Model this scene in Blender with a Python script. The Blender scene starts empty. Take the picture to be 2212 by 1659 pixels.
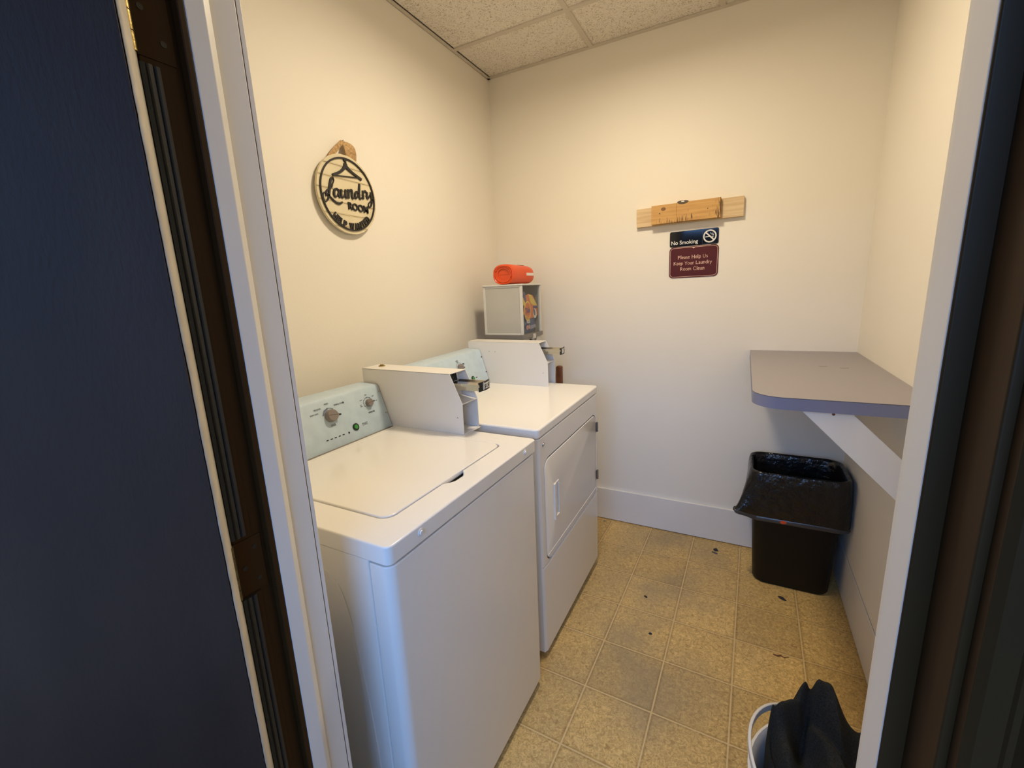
import bpy, bmesh, math, random
from mathutils import Vector, Matrix, noise
random.seed(7)
PI = math.pi
scene = bpy.context.scene
COL = scene.collection

# ------------------------------------------------------------------ camera
def cam_axes(yaw, pitch, roll):
    cy, sy = math.cos(yaw), math.sin(yaw); cp, sp = math.cos(pitch), math.sin(pitch)
    fw = Vector((-sy*cp, cy*cp, -sp)); rt = Vector((cy, sy, 0)); up = rt.cross(fw)
    cr, sr = math.cos(roll), math.sin(roll)
    return cr*rt + sr*up, -sr*rt + cr*up, fw
CAM = Vector((1.391, -2.468, 1.4062))
_r, _u, _f = cam_axes(0.4913, 0.2067, -0.0428)
cd = bpy.data.cameras.new('camera'); cam = bpy.data.objects.new('camera', cd); COL.objects.link(cam)
cam.matrix_world = Matrix(((_r.x, _u.x, -_f.x, CAM.x), (_r.y, _u.y, -_f.y, CAM.y), (_r.z, _u.z, -_f.z, CAM.z), (0, 0, 0, 1)))
cd.sensor_width = 36.0; cd.lens = 36.0*942.38/2212; cd.clip_start = 0.02
scene.camera = cam
# ------------------------------------------------------------------ colour management
vs = scene.view_settings
vs.view_transform = 'Standard'; vs.look = 'None'; vs.gamma = 1.0; vs.use_curve_mapping = False
vs.exposure = 0.06
# ------------------------------------------------------------------ world: dusk-blue sky over dark trees
w = bpy.data.worlds.new('world'); scene.world = w; w.use_nodes = True
nt = w.node_tree; nt.nodes.clear()
wo = nt.nodes.new('ShaderNodeOutputWorld'); bg = nt.nodes.new('ShaderNodeBackground')
tc = nt.nodes.new('ShaderNodeTexCoord'); sx = nt.nodes.new('ShaderNodeSeparateXYZ'); nz = nt.nodes.new('ShaderNodeTexNoise')
ma = nt.nodes.new('ShaderNodeMath'); ma.operation = 'MULTIPLY_ADD'; rp = nt.nodes.new('ShaderNodeValToRGB')
nz.inputs['Scale'].default_value = 14; ma.inputs[1].default_value = 0.06
nt.links.new(tc.outputs['Generated'], sx.inputs[0]); nt.links.new(tc.outputs['Generated'], nz.inputs['Vector'])
nt.links.new(nz.outputs['Fac'], ma.inputs[0]); nt.links.new(sx.outputs['Z'], ma.inputs[2]); nt.links.new(ma.outputs[0], rp.inputs['Fac'])
e = rp.color_ramp.elements; e[0].position = 0.0; e[0].color = (0.002, 0.003, 0.004, 1); e[1].position = 1.0; e[1].color = (0.185, 0.39, 0.84, 1)
a = e.new(0.127); a.color = (0.003, 0.004, 0.005, 1); b = e.new(0.143); b.color = (0.195, 0.40, 0.84, 1)
bg.inputs['Strength'].default_value = 13.0
nt.links.new(rp.outputs['Color'], bg.inputs['Color']); nt.links.new(bg.outputs[0], wo.inputs[0])
# ------------------------------------------------------------------ lights
LAMP = (0.93, -0.98, 2.575)
def area(name, loc, target, size, power, color, sy=None, spread=180):
    l = bpy.data.lights.new(name, 'AREA'); l.energy = power; l.color = color
    if sy: l.shape = 'RECTANGLE'; l.size = size; l.size_y = sy
    else: l.shape = 'DISK'; l.size = size
    l.spread = math.radians(spread)
    o = bpy.data.objects.new(name, l); COL.objects.link(o); o.location = loc
    o.rotation_euler = (Vector(target)-Vector(loc)).to_track_quat('-Z', 'Y').to_euler()
    return o
# the laundry room's own ceiling lamp (its housing and lens are built below)
area('ceiling_lamp_light', (LAMP[0], LAMP[1], LAMP[2]-0.075), (LAMP[0], LAMP[1], 0), 0.22, 15.6, (1.0, 0.845, 0.625))
# daylight entering the hall through its window
pt_ = area('window_portal', (1.40, -3.73, 1.725), (1.40, 0, 1.725), 1.6, 1, (1, 1, 1), 1.3); pt_.data.cycles.is_portal = True

# ------------------------------------------------------------------ materials
def lin(c):
    if isinstance(c, str):
        c = c.lstrip('#'); v = [int(c[i:i+2], 16)/255 for i in (0, 2, 4)]
        return tuple((x/12.92 if x <= .04045 else ((x+.055)/1.055)**2.4) for x in v)
    return tuple(c)
class NT:
    def __init__(s, m): s.t = m.node_tree
    def n(s, typ, **k):
        x = s.t.nodes.new(typ)
        for a_, v in k.items():
            if a_ in x.inputs: x.inputs[a_].default_value = v
            else: setattr(x, a_, v)
        return x
    def l(s, a_, b_): s.t.links.new(a_, b_)
MATS = {}
def mat(name, color, rough=0.5, metal=0.0, var=0.0, vscale=3.0, bump=0.0, bscale=200.0, spec=0.5, coat=0.0, trans=0.0, stretch=None, emit=None, estr=0, bdist=0.002):
    if name in MATS: return MATS[name]
    m = bpy.data.materials.new(name); m.use_nodes = True; MATS[name] = m
    N = NT(m); p = m.node_tree.nodes['Principled BSDF']; c = lin(color)
    p.inputs['Base Color'].default_value = (*c, 1); p.inputs['Roughness'].default_value = rough; p.inputs['Metallic'].default_value = metal
    p.inputs['Specular IOR Level'].default_value = spec; p.inputs['Coat Weight'].default_value = coat; p.inputs['Transmission Weight'].default_value = trans
    if emit: p.inputs['Emission Color'].default_value = (*lin(emit), 1); p.inputs['Emission Strength'].default_value = estr
    co = N.n('ShaderNodeTexCoord'); vec = co.outputs['Object']
    if stretch:
        mp = N.n('ShaderNodeMapping'); mp.inputs['Scale'].default_value = stretch; N.l(vec, mp.inputs['Vector']); vec = mp.outputs['Vector']
    if var > 0:
        t = N.n('ShaderNodeTexNoise', Scale=vscale, Detail=5.0); N.l(vec, t.inputs['Vector'])
        r = N.n('ShaderNodeValToRGB'); r.color_ramp.elements[0].position = .3; r.color_ramp.elements[1].position = .7
        r.color_ramp.elements[0].color = (*[x*(1-var) for x in c], 1); r.color_ramp.elements[1].color = (*[min(1, x*(1+var)) for x in c], 1)
        N.l(t.outputs['Fac'], r.inputs['Fac']); N.l(r.outputs['Color'], p.inputs['Base Color'])
    if bump > 0:
        t = N.n('ShaderNodeTexNoise', Scale=bscale, Detail=3.0); N.l(vec, t.inputs['Vector'])
        b_ = N.n('ShaderNodeBump', Strength=bump, Distance=bdist); N.l(t.outputs['Fac'], b_.inputs['Height']); N.l(b_.outputs['Normal'], p.inputs['Normal'])
    return m

M_wall = mat('wall_paint', (.84, .79, .69), .62, var=.012, vscale=1.5, bump=.25, bscale=120, bdist=.001)
M_base = mat('baseboard_paint', (.78, .75, .70), .45, var=.02, vscale=6)
M_enamel = mat('white_enamel', (.85, .82, .765), .16, spec=.5, bump=.02, bscale=300, bdist=.0005)
M_enamel2 = mat('coin_box_enamel', (.78, .76, .72), .3, bump=.03, bscale=400, bdist=.0005)
M_console = mat('pale_blue_vinyl', (.51, .63, .72), .38, var=.06, vscale=30)
M_ink = mat('black_ink', (.015, .015, .017), .5)
M_black = mat('black_plastic', (.012, .012, .012), .4)
M_knob = mat('grey_knob_plastic', (.24, .205, .185), .42)
M_green = mat('green_button_plastic', (.05, .30, .05), .3)
M_blueline = mat('blue_ink', (.16, .19, .42), .5)
M_chrome = mat('chrome', (.75, .72, .66), .18, 1.0)
M_steel = mat('brushed_steel', (.55, .53, .50), .35, 1.0)
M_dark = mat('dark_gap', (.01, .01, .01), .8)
M_white = mat('white_paint', (.88, .85, .80), .42, var=.03, vscale=12, bump=.15, bscale=60, stretch=(1, 1, .15), bdist=.001)
M_brown = mat('dark_brown_paint', (.044, .021, .0065), .5, var=.25, vscale=5, bump=.25, bscale=60, stretch=(1, 1, .2), bdist=.001, spec=.15)
M_rubber = mat('grey_rubber', (.03, .034, .038), .5)
M_navy = mat('dark_door_paint', (.050, .027, .0165), .6, var=.25, vscale=5, bump=.5, bscale=260, stretch=(1, 1, .35), bdist=.001, spec=.22)
M_brass = mat('worn_brass', (.42, .31, .11), .38, 1.0, var=.35, vscale=60, bump=.3, bscale=200)
M_lam = mat('grey_laminate', (.30, .275, .285), .42, var=.04, vscale=300)
M_lamedge = mat('laminate_edge_daylight_blue', (.22, .235, .36), .45)  # grey laminate with the hall's blue daylight put into its colour
M_bin = mat('black_bin_plastic', (.0045, .004, .004), .5, bump=.1, bscale=500, spec=.3)
M_bag = mat('black_plastic_film', (.008, .008, .008), .24, bump=.8, bscale=34, bdist=.008)
M_orange = mat('orange_plastic', (.72, .085, .016), .4, bump=.05, bscale=100)
M_sticker = mat('white_sticker', (.75, .72, .66), .5)
M_cream = mat('cream_sign_board', (.72, .63, .42), .55, var=.05, vscale=10)
M_black_sign = mat('black_wood_lettering', (.014, .012, .011), .5)
M_burlap = mat('burlap', (.52, .33, .15), .9, var=.3, vscale=120, bump=1.0, bscale=500)
M_maroon = mat('maroon_plastic', (.085, .016, .018), .5, spec=.2)
M_pink = mat('pink_print', (.78, .50, .38), .5)
M_signblack = mat('black_gloss_sign', (.006, .006, .007), .06, spec=.4)
M_signwhite = mat('white_print', (.78, .76, .70), .4)
M_cloth = mat('dark_fabric', (.022, .023, .022), .95, spec=.1, var=.35, vscale=300, bump=.4, bscale=700, bdist=.001)
M_basket = mat('white_basket_plastic', (.70, .68, .64), .4)
M_cabgrey = mat('grey_plexi_panel', (.50, .49, .44), .3, var=.03, vscale=8)
M_cabframe = mat('cabinet_frame_paint', (.66, .65, .60), .35)
M_cabbase = mat('cabinet_base_metal', (.20, .185, .165), .4)
M_dispw = mat('dispenser_mechanism_white', (.60, .56, .48), .4)
M_hallwall = mat('hall_wall', (.66, .58, .47), .7)
M_hallfloor = mat('hall_floor', (.20, .15, .10), .7)
M_hinge_m = mat('hinge_metal', (.35, .35, .36), .35, 1.0)
M_blue = mat('pouch_blue', (.075, .11, .24), .35); M_or = mat('pouch_orange', (.72, .17, .04), .35); M_yel = mat('pouch_yellow', (.80, .56, .07), .35)
M_purple = mat('pouch_purple', (.07, .05, .20), .35); M_oryel = mat('pouch_amber', (.85, .40, .05), .35)
M_pinkish = mat('pouch_pink', (.6, .28, .25), .4)
M_debris = mat('dark_debris', (.02, .02, .025), .8)
M_brownblock = mat('brown_block_wood', (.16, .055, .02), .5, var=.3, vscale=40)

def mat_cream_edge():
    m = mat('cream_door_edge', (.62, .55, .44), .6); N = NT(m); p = m.node_tree.nodes['Principled BSDF']
    return m
M_edge = mat('cream_door_edge', (.66, .60, .50), .6, var=.08, vscale=25, bump=.2, bscale=80)

def mat_wood(name, c1, c2, streak=0.0, knots=()):
    m = bpy.data.materials.new(name); m.use_nodes = True; N = NT(m); p = m.node_tree.nodes['Principled BSDF']; p.inputs['Roughness'].default_value = .6
    co = N.n('ShaderNodeTexCoord'); mp = N.n('ShaderNodeMapping'); mp.inputs['Scale'].default_value = (4, 10, 60); N.l(co.outputs['Object'], mp.inputs['Vector'])
    t = N.n('ShaderNodeTexNoise', Scale=1.6, Detail=6.0); N.l(mp.outputs['Vector'], t.inputs['Vector'])
    r = N.n('ShaderNodeValToRGB'); r.color_ramp.elements[0].position = .35; r.color_ramp.elements[1].position = .62
    r.color_ramp.elements[0].color = (*c1, 1); r.color_ramp.elements[1].color = (*c2, 1); N.l(t.outputs['Fac'], r.inputs['Fac'])
    out = r.outputs['Color']
    if streak:
        mp2 = N.n('ShaderNodeMapping'); mp2.inputs['Scale'].default_value = (230, 1, 24); N.l(co.outputs['Object'], mp2.inputs['Vector'])
        t2 = N.n('ShaderNodeTexNoise', Scale=1.0, Detail=1.0); N.l(mp2.outputs['Vector'], t2.inputs['Vector'])
        mp3 = N.n('ShaderNodeMapping'); mp3.inputs['Scale'].default_value = (9, 1, 9); N.l(co.outputs['Object'], mp3.inputs['Vector'])
        t3 = N.n('ShaderNodeTexNoise', Scale=1.0, Detail=0.0); N.l(mp3.outputs['Vector'], t3.inputs['Vector'])
        mu = N.n('ShaderNodeMath', operation='MULTIPLY'); N.l(t2.outputs['Fac'], mu.inputs[0]); N.l(t3.outputs['Fac'], mu.inputs[1])
        r2 = N.n('ShaderNodeValToRGB'); r2.color_ramp.elements[0].position = .335; r2.color_ramp.elements[1].position = .40; N.l(mu.outputs[0], r2.inputs['Fac'])
        mx = N.n('ShaderNodeMixRGB'); mx.inputs['Color2'].default_value = (.10, .045, .012, 1); N.l(r2.outputs['Color'], mx.inputs['Fac']); N.l(out, mx.inputs['Color1']); out = mx.outputs['Color']
    N.l(out, p.inputs['Base Color']); return m
M_pine = mat_wood('pale_pine', (.60, .42, .22), (.72, .54, .32))
M_pine2 = mat_wood('amber_pine', (.52, .28, .08), (.62, .36, .12), streak=1)
M_knot = mat('wood_knot', (.20, .09, .03), .6)

def mat_floor():
    m = bpy.data.materials.new('tan_vinyl_floor'); m.use_nodes = True; N = NT(m); p = m.node_tree.nodes['Principled BSDF']
    co = N.n('ShaderNodeTexCoord'); s = .2332; th = -.0166
    mp = N.n('ShaderNodeMapping'); mp.vector_type = 'TEXTURE'; mp.inputs['Location'].default_value = (.9674, -.732, 0); mp.inputs['Rotation'].default_value = (0, 0, th); mp.inputs['Scale'].default_value = (s, s, s)
    N.l(co.outputs['Object'], mp.inputs['Vector'])
    sep = N.n('ShaderNodeSeparateXYZ'); N.l(mp.outputs['Vector'], sep.inputs[0])
    def linedist(sock):
        f = N.n('ShaderNodeMath', operation='FRACT'); N.l(sock, f.inputs[0])
        a_ = N.n('ShaderNodeMath', operation='SUBTRACT'); a_.inputs[1].default_value = .5; N.l(f.outputs[0], a_.inputs[0])
        b_ = N.n('ShaderNodeMath', operation='ABSOLUTE'); N.l(a_.outputs[0], b_.inputs[0])   # .5 at line
        return b_.outputs[0]
    mx = N.n('ShaderNodeMath', operation='MAXIMUM'); N.l(linedist(sep.outputs['X']), mx.inputs[0]); N.l(linedist(sep.outputs['Y']), mx.inputs[1])
    ln = N.n('ShaderNodeMapRange'); ln.inputs['From Min'].default_value = .484; ln.inputs['From Max'].default_value = .493; N.l(mx.outputs[0], ln.inputs['Value'])
    dk = N.n('ShaderNodeMapRange'); dk.inputs['From Min'].default_value = .455; dk.inputs['From Max'].default_value = .482; N.l(mx.outputs[0], dk.inputs['Value'])
    # per-tile tone
    fl = N.n('ShaderNodeVectorMath', operation='FLOOR'); N.l(mp.outputs['Vector'], fl.inputs[0])
    cmb = N.n('ShaderNodeVectorMath', operation='MULTIPLY'); cmb.inputs[1].default_value = (1, 1, 0); N.l(fl.outputs[0], cmb.inputs[0])
    wn = N.n('ShaderNodeTexWhiteNoise'); wn.noise_dimensions = '2D'; N.l(cmb.outputs[0], wn.inputs['Vector'])
    # leathery mottling
    n1 = N.n('ShaderNodeTexNoise', Scale=80.0, Detail=8.0, Roughness=.75, Distortion=1.3); N.l(co.outputs['Object'], n1.inputs['Vector'])
    v1 = N.n('ShaderNodeTexVoronoi', Scale=95.0); N.l(co.outputs['Object'], v1.inputs['Vector'])
    n2 = N.n('ShaderNodeTexNoise', Scale=3.2, Detail=4.0); N.l(co.outputs['Object'], n2.inputs['Vector'])
    r = N.n('ShaderNodeValToRGB'); r.color_ramp.elements[0].position = .35; r.color_ramp.elements[1].position = .65
    r.color_ramp.elements[0].color = (.34, .205, .060, 1); r.color_ramp.elements[1].color = (.84, .585, .225, 1); N.l(n1.outputs['Fac'], r.inputs['Fac'])
    hs = N.n('ShaderNodeHueSaturation'); N.l(r.outputs['Color'], hs.inputs['Color'])
    vr = N.n('ShaderNodeMapRange'); vr.inputs['To Min'].default_value = .86; vr.inputs['To Max'].default_value = 1.12; N.l(wn.outputs['Value'], vr.inputs['Value']); N.l(vr.outputs[0], hs.inputs['Value'])
    # walked-on dirt: greyer, darker patches down the middle of the aisle
    gx = N.n('ShaderNodeSeparateXYZ'); N.l(co.outputs['Object'], gx.inputs[0])
    dx = N.n('ShaderNodeMath', operation='SUBTRACT'); dx.inputs[1].default_value = 1.12; N.l(gx.outputs['X'], dx.inputs[0])
    dx2 = N.n('ShaderNodeMath', operation='ABSOLUTE'); N.l(dx.outputs[0], dx2.inputs[0])
    dm = N.n('ShaderNodeMapRange'); dm.inputs['From Min'].default_value = .5; dm.inputs['From Max'].default_value = .05; N.l(dx2.outputs[0], dm.inputs['Value'])
    dn = N.n('ShaderNodeMapRange'); dn.inputs['From Min'].default_value = .38; dn.inputs['From Max'].default_value = .62; N.l(n2.outputs['Fac'], dn.inputs['Value'])
    dd = N.n('ShaderNodeMath', operation='MULTIPLY'); N.l(dm.outputs[0], dd.inputs[0]); N.l(dn.outputs[0], dd.inputs[1])
    d3 = N.n('ShaderNodeMath', operation='MULTIPLY'); d3.inputs[1].default_value = .62; N.l(dd.outputs[0], d3.inputs[0])
    mixd = N.n('ShaderNodeMixRGB'); mixd.inputs['Color2'].default_value = (.29, .225, .135, 1); N.l(d3.outputs[0], mixd.inputs['Fac']); N.l(hs.outputs['Color'], mixd.inputs['Color1'])
    # darker border then light grout-like line
    m1 = N.n('ShaderNodeMixRGB', blend_type='MULTIPLY'); m1.inputs['Color2'].default_value = (.74, .70, .66, 1); N.l(dk.outputs[0], m1.inputs['Fac']); N.l(mixd.outputs['Color'], m1.inputs['Color1'])
    m2 = N.n('ShaderNodeMixRGB'); m2.inputs['Color2'].default_value = (.74, .55, .26, 1)
    lf = N.n('ShaderNodeMath', operation='MULTIPLY'); lf.inputs[1].default_value = .75; N.l(ln.outputs[0], lf.inputs[0]); N.l(lf.outputs[0], m2.inputs['Fac']); N.l(m1.outputs['Color'], m2.inputs['Color1'])
    N.l(m2.outputs['Color'], p.inputs['Base Color']); p.inputs['Roughness'].default_value = .5
    ad = N.n('ShaderNodeMath', operation='ADD'); N.l(n1.outputs['Fac'], ad.inputs[0]); N.l(ln.outputs[0], ad.inputs[1])
    bp = N.n('ShaderNodeBump', Strength=.35, Distance=.002); N.l(ad.outputs[0], bp.inputs['Height']); N.l(bp.outputs['Normal'], p.inputs['Normal'])
    return m
M_floor = mat_floor()

def mat_ceil():
    m = bpy.data.materials.new('acoustic_tile'); m.use_nodes = True; N = NT(m); p = m.node_tree.nodes['Principled BSDF']; p.inputs['Roughness'].default_value = .95
    co = N.n('ShaderNodeTexCoord')
    n1 = N.n('ShaderNodeTexNoise', Scale=85.0, Detail=2.0, Distortion=2.2); N.l(co.outputs['Object'], n1.inputs['Vector'])
    r = N.n('ShaderNodeValToRGB'); r.color_ramp.elements[0].position = .36; r.color_ramp.elements[1].position = .44
    r.color_ramp.elements[0].color = (.46, .40, .30, 1); r.color_ramp.elements[1].color = (.86, .80, .70, 1); N.l(n1.outputs['Fac'], r.inputs['Fac'])
    N.l(r.outputs['Color'], p.inputs['Base Color'])
    bp = N.n('ShaderNodeBump', Strength=1.0, Distance=.004); N.l(n1.outputs['Fac'], bp.inputs['Height']); N.l(bp.outputs['Normal'], p.inputs['Normal'])
    return m
M_ceil = mat_ceil()
M_tbar = mat('ceiling_grid_paint', (.62, .56, .47), .6)

def mat_glass():
    m = bpy.data.materials.new('clear_pane'); m.use_nodes = True; nt_ = m.node_tree; nt_.nodes.clear()
    o = nt_.nodes.new('ShaderNodeOutputMaterial'); t = nt_.nodes.new('ShaderNodeBsdfTransparent'); g = nt_.nodes.new('ShaderNodeBsdfGlossy'); mx = nt_.nodes.new('ShaderNodeMixShader')
    g.inputs['Roughness'].default_value = .03; t.inputs['Color'].default_value = (.93, .94, .93, 1); mx.inputs[0].default_value = .07
    nt_.links.new(t.outputs[0], mx.inputs[1]); nt_.links.new(g.outputs[0], mx.inputs[2]); nt_.links.new(mx.outputs[0], o.inputs[0]); return m
M_glass = mat_glass()

# ------------------------------------------------------------------ geometry helpers (all in world metres)
def BM(): return bmesh.new()
def box(bm, x0, x1, y0, y1, z0, z1):
    vs_ = [bm.verts.new((x, y, z)) for z in (z0, z1) for y in (y0, y1) for x in (x0, x1)]
    for f in ((0, 2, 3, 1), (4, 5, 7, 6), (0, 1, 5, 4), (2, 6, 7, 3), (0, 4, 6, 2), (1, 3, 7, 5)): bm.faces.new([vs_[i] for i in f])
    return vs_
def prism(bm, pts, axis, a_, b_):
    def P(p, t): return {'x': (t, p[0], p[1]), 'y': (p[0], t, p[1]), 'z': (p[0], p[1], t)}[axis]
    A = [bm.verts.new(P(p, a_)) for p in pts]; B = [bm.verts.new(P(p, b_)) for p in pts]; n = len(pts)
    bm.faces.new(A[::-1]); bm.faces.new(B)
    for i in range(n): bm.faces.new((A[i], A[(i+1) % n], B[(i+1) % n], B[i]))
    bmesh.ops.recalc_face_normals(bm, faces=bm.faces)
def frame_of(d):
    d = Vector(d).normalized(); h = Vector((0, 0, 1)) if abs(d.z) < .9 else Vector((1, 0, 0))
    u = d.cross(h).normalized(); return d, u, d.cross(u).normalized()
def cyl(bm, p0, p1, r0, r1=None, seg=24, cap=True):
    r1 = r0 if r1 is None else r1; p0 = Vector(p0); p1 = Vector(p1); d, u, v = frame_of(p1-p0)
    A = [bm.verts.new(p0+r0*(math.cos(t)*u+math.sin(t)*v)) for t in [2*PI*i/seg for i in range(seg)]]
    B = [bm.verts.new(p1+r1*(math.cos(t)*u+math.sin(t)*v)) for t in [2*PI*i/seg for i in range(seg)]]
    for i in range(seg): bm.faces.new((A[i], A[(i+1) % seg], B[(i+1) % seg], B[i]))
    if cap: bm.faces.new(A[::-1]); bm.faces.new(B)
    bmesh.ops.recalc_face_normals(bm, faces=bm.faces)
def tube(bm, pts, r, seg=8, closed=False):
    pts = [Vector(p) for p in pts]; n = len(pts); rings = []
    rr = r if isinstance(r, (list, tuple)) else [r]*n
    for i, p in enumerate(pts):
        d = (pts[(i+1) % n]-pts[i-1]) if closed else (pts[min(i+1, n-1)]-pts[max(i-1, 0)])
        d, u, v = frame_of(d); rings.append([bm.verts.new(p+rr[i]*(math.cos(2*PI*k/seg)*u+math.sin(2*PI*k/seg)*v)) for k in range(seg)])
    for i in range(n if closed else n-1):
        a_, b_ = rings[i], rings[(i+1) % n]
        for k in range(seg): bm.faces.new((a_[k], a_[(k+1) % seg], b_[(k+1) % seg], b_[k]))
    if not closed: bm.faces.new(rings[0][::-1]); bm.faces.new(rings[-1])
    bmesh.ops.recalc_face_normals(bm, faces=bm.faces)
def rrect(cx, cy, hx, hy, r, n=6):
    out = []
    for (sx_, sy_, a0) in ((1, 1, 0), (-1, 1, PI/2), (-1, -1, PI), (1, -1, 3*PI/2)):
        for i in range(n+1):
            t = a0+PI/2*i/n; out.append((cx+sx_*(hx-r)+r*math.cos(t), cy+sy_*(hy-r)+r*math.sin(t)))
    return out
def loft(bm, rings, cap0=True, cap1=True):
    R_ = [[bm.verts.new(p) for p in ring] for ring in rings]; n = len(R_[0])
    for a_, b_ in zip(R_, R_[1:]):
        for k in range(n): bm.faces.new((a_[k], a_[(k+1) % n], b_[(k+1) % n], b_[k]))
    if cap0: bm.faces.new(R_[0][::-1])
    if cap1: bm.faces.new(R_[-1])
    bmesh.ops.recalc_face_normals(bm, faces=bm.faces)
    return R_
_SK = 0
def stroke(bm, pts, w_, mapf, t0, t1, closed=False, smooth=True):
    """flat stroke of width w_ (number or list) along 2-d pts, mapf(u,v,t)->3-d, from depth t0 to t1"""
    global _SK
    _SK = (_SK+1) % 9; t1 = t1+(1 if t1 > t0 else -1)*_SK*abs(t1-t0)*.012
    P = [Vector(p) for p in pts]; W = w_ if isinstance(w_, (list, tuple)) else [w_]*len(P)
    if smooth and len(P) > 2:
        Q = []; QW = []; n = len(P)
        rng = range(n if closed else n-1)
        for i in rng:
            g = (lambda k: P[k % n]) if closed else (lambda k: P[max(0, min(n-1, k))])
            p0, p1, p2, p3 = g(i-1), g(i), g(i+1), g(i+2)
            for j in range(5):
                t = j/5; Q.append(0.5*((2*p1)+(-p0+p2)*t+(2*p0-5*p1+4*p2-p3)*t*t+(-p0+3*p1-3*p2+p3)*t**3)); QW.append(W[i]*(1-t)+W[(i+1) % n]*t)
        if not closed: Q.append(P[-1]); QW.append(W[-1])
        P, W = Q, QW
    n = len(P); L = []; R_ = []
    for i, p in enumerate(P):
        d = (P[(i+1) % n]-P[i-1]) if closed else (P[min(i+1, n-1)]-P[max(i-1, 0)])
        if d.length < 1e-9: d = Vector((1, 0))
        d.normalize(); nn = Vector((-d.y, d.x)); L.append(p+nn*W[i]/2); R_.append(p-nn*W[i]/2)
    def V(q, t): return bm.verts.new(mapf(q.x, q.y, t))
    La = [V(q, t0) for q in L]; Ra = [V(q, t0) for q in R_]; Lb = [V(q, t1) for q in L]; Rb = [V(q, t1) for q in R_]
    fs = []
    for i in range(n if closed else n-1):
        j = (i+1) % n
        fs += [bm.faces.new((Lb[i], Lb[j], Rb[j], Rb[i])), bm.faces.new((La[i], Ra[i], Ra[j], La[j])), bm.faces.new((La[i], La[j], Lb[j], Lb[i])), bm.faces.new((Ra[i], Rb[i], Rb[j], Ra[j]))]
    if not closed:
        fs += [bm.faces.new((La[0], Lb[0], Rb[0], Ra[0])), bm.faces.new((La[-1], Ra[-1], Rb[-1], Lb[-1]))]
    bmesh.ops.recalc_face_normals(bm, faces=fs)
def poly(bm, pts, mapf, t0, t1):
    A = [bm.verts.new(mapf(p[0], p[1], t0)) for p in pts]; B = [bm.verts.new(mapf(p[0], p[1], t1)) for p in pts]; n = len(pts)
    fs = [bm.faces.new(A[::-1]), bm.faces.new(B)]+[bm.faces.new((A[i], A[(i+1) % n], B[(i+1) % n], B[i])) for i in range(n)]
    bmesh.ops.recalc_face_normals(bm, faces=fs)
def ellipse(cx, cy, rx, ry, n=32, rot=0):
    out = []
    for i in range(n):
        t = 2*PI*i/n; x, y = rx*math.cos(t), ry*math.sin(t); out.append((cx+x*math.cos(rot)-y*math.sin(rot), cy+x*math.sin(rot)+y*math.cos(rot)))
    return out
_tc = {}
def text_shape(s, bold):
    key = (s, bold)
    if key in _tc: return _tc[key]
    cu = bpy.data.curves.new('tmp_text', 'FONT'); cu.body = s; cu.size = 1.0; cu.offset = bold; cu.extrude = 0.5; cu.resolution_u = 4
    o = bpy.data.objects.new('tmp_text', cu); COL.objects.link(o); bpy.context.view_layer.update()
    me = bpy.data.meshes.new_from_object(o.evaluated_get(bpy.context.evaluated_depsgraph_get()))
    V = [tuple(v.co) for v in me.vertices]; F = [tuple(p.vertices) for p in me.polygons]
    bpy.data.objects.remove(o); bpy.data.curves.remove(cu); bpy.data.meshes.remove(me)
    xs = [v[0] for v in V]; _tc[key] = (V, F, min(xs), max(xs)); return _tc[key]
def text(bm, s, mapf, u, v, h, t0, t1, width=None, align='c', bold=0.0, rot=0.0, shear=0.0):
    """text of cap height h, baseline centre at (u,v) in a 2-d plane; width squeezes it"""
    V, F, x0, x1 = text_shape(s, bold); k = h/0.70; kx = k if width is None else width/(x1-x0)
    off = {'c': (x0+x1)/2, 'l': x0, 'r': x1}[align]; vv = []
    for (x, y, z) in V:
        px, py = (x-off)*kx+shear*y*k, y*k; c_, s_ = math.cos(rot), math.sin(rot)
        vv.append(bm.verts.new(mapf(u+px*c_-py*s_, v+px*s_+py*c_, t1 if z > 0 else t0)))
    for f in F:
        try: bm.faces.new([vv[i] for i in f])
        except ValueError: pass

def obj(name, bm, m, parent=None, bevel=0.0, seg=2, smooth=35, subsurf=0, solid=0.0, weld=False):
    bmesh.ops.remove_doubles(bm, verts=bm.verts, dist=1e-6) if weld else None
    me = bpy.data.meshes.new(name)
    if parent is not None:
        base = root_loc(parent); bmesh.ops.translate(bm, verts=bm.verts, vec=-base)
    bm.to_mesh(me); bm.free(); me.materials.append(m)
    o = bpy.data.objects.new(name, me); COL.objects.link(o)
    if parent is not None: o.parent = parent
    if smooth:
        for p in me.polygons: p.use_smooth = True
        me.set_sharp_from_angle(angle=math.radians(smooth))
    if solid: md = o.modifiers.new('solid', 'SOLIDIFY'); md.thickness = solid; md.offset = 0
    if bevel: md = o.modifiers.new('bevel', 'BEVEL'); md.width = bevel; md.segments = seg; md.limit_method = 'ANGLE'; md.angle_limit = math.radians(30); md.harden_normals = True
    if subsurf: md = o.modifiers.new('sub', 'SUBSURF'); md.levels = subsurf; md.render_levels = subsurf
    return o
def root_loc(o):
    v = Vector((0, 0, 0))
    while o is not None: v += o.location; o = o.parent
    return v
def thing(name, label, cat, loc, group=None):
    o = bpy.data.objects.new(name, None); COL.objects.link(o); o.location = loc; o.empty_display_size = .05; tag(o, label, cat, group); return o
def tag(o, label, cat, group=None):
    o['label'] = label; o['category'] = cat
    if group: o['group'] = group
    return o
def struct(o): o['kind'] = 'structure'; return o
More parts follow.
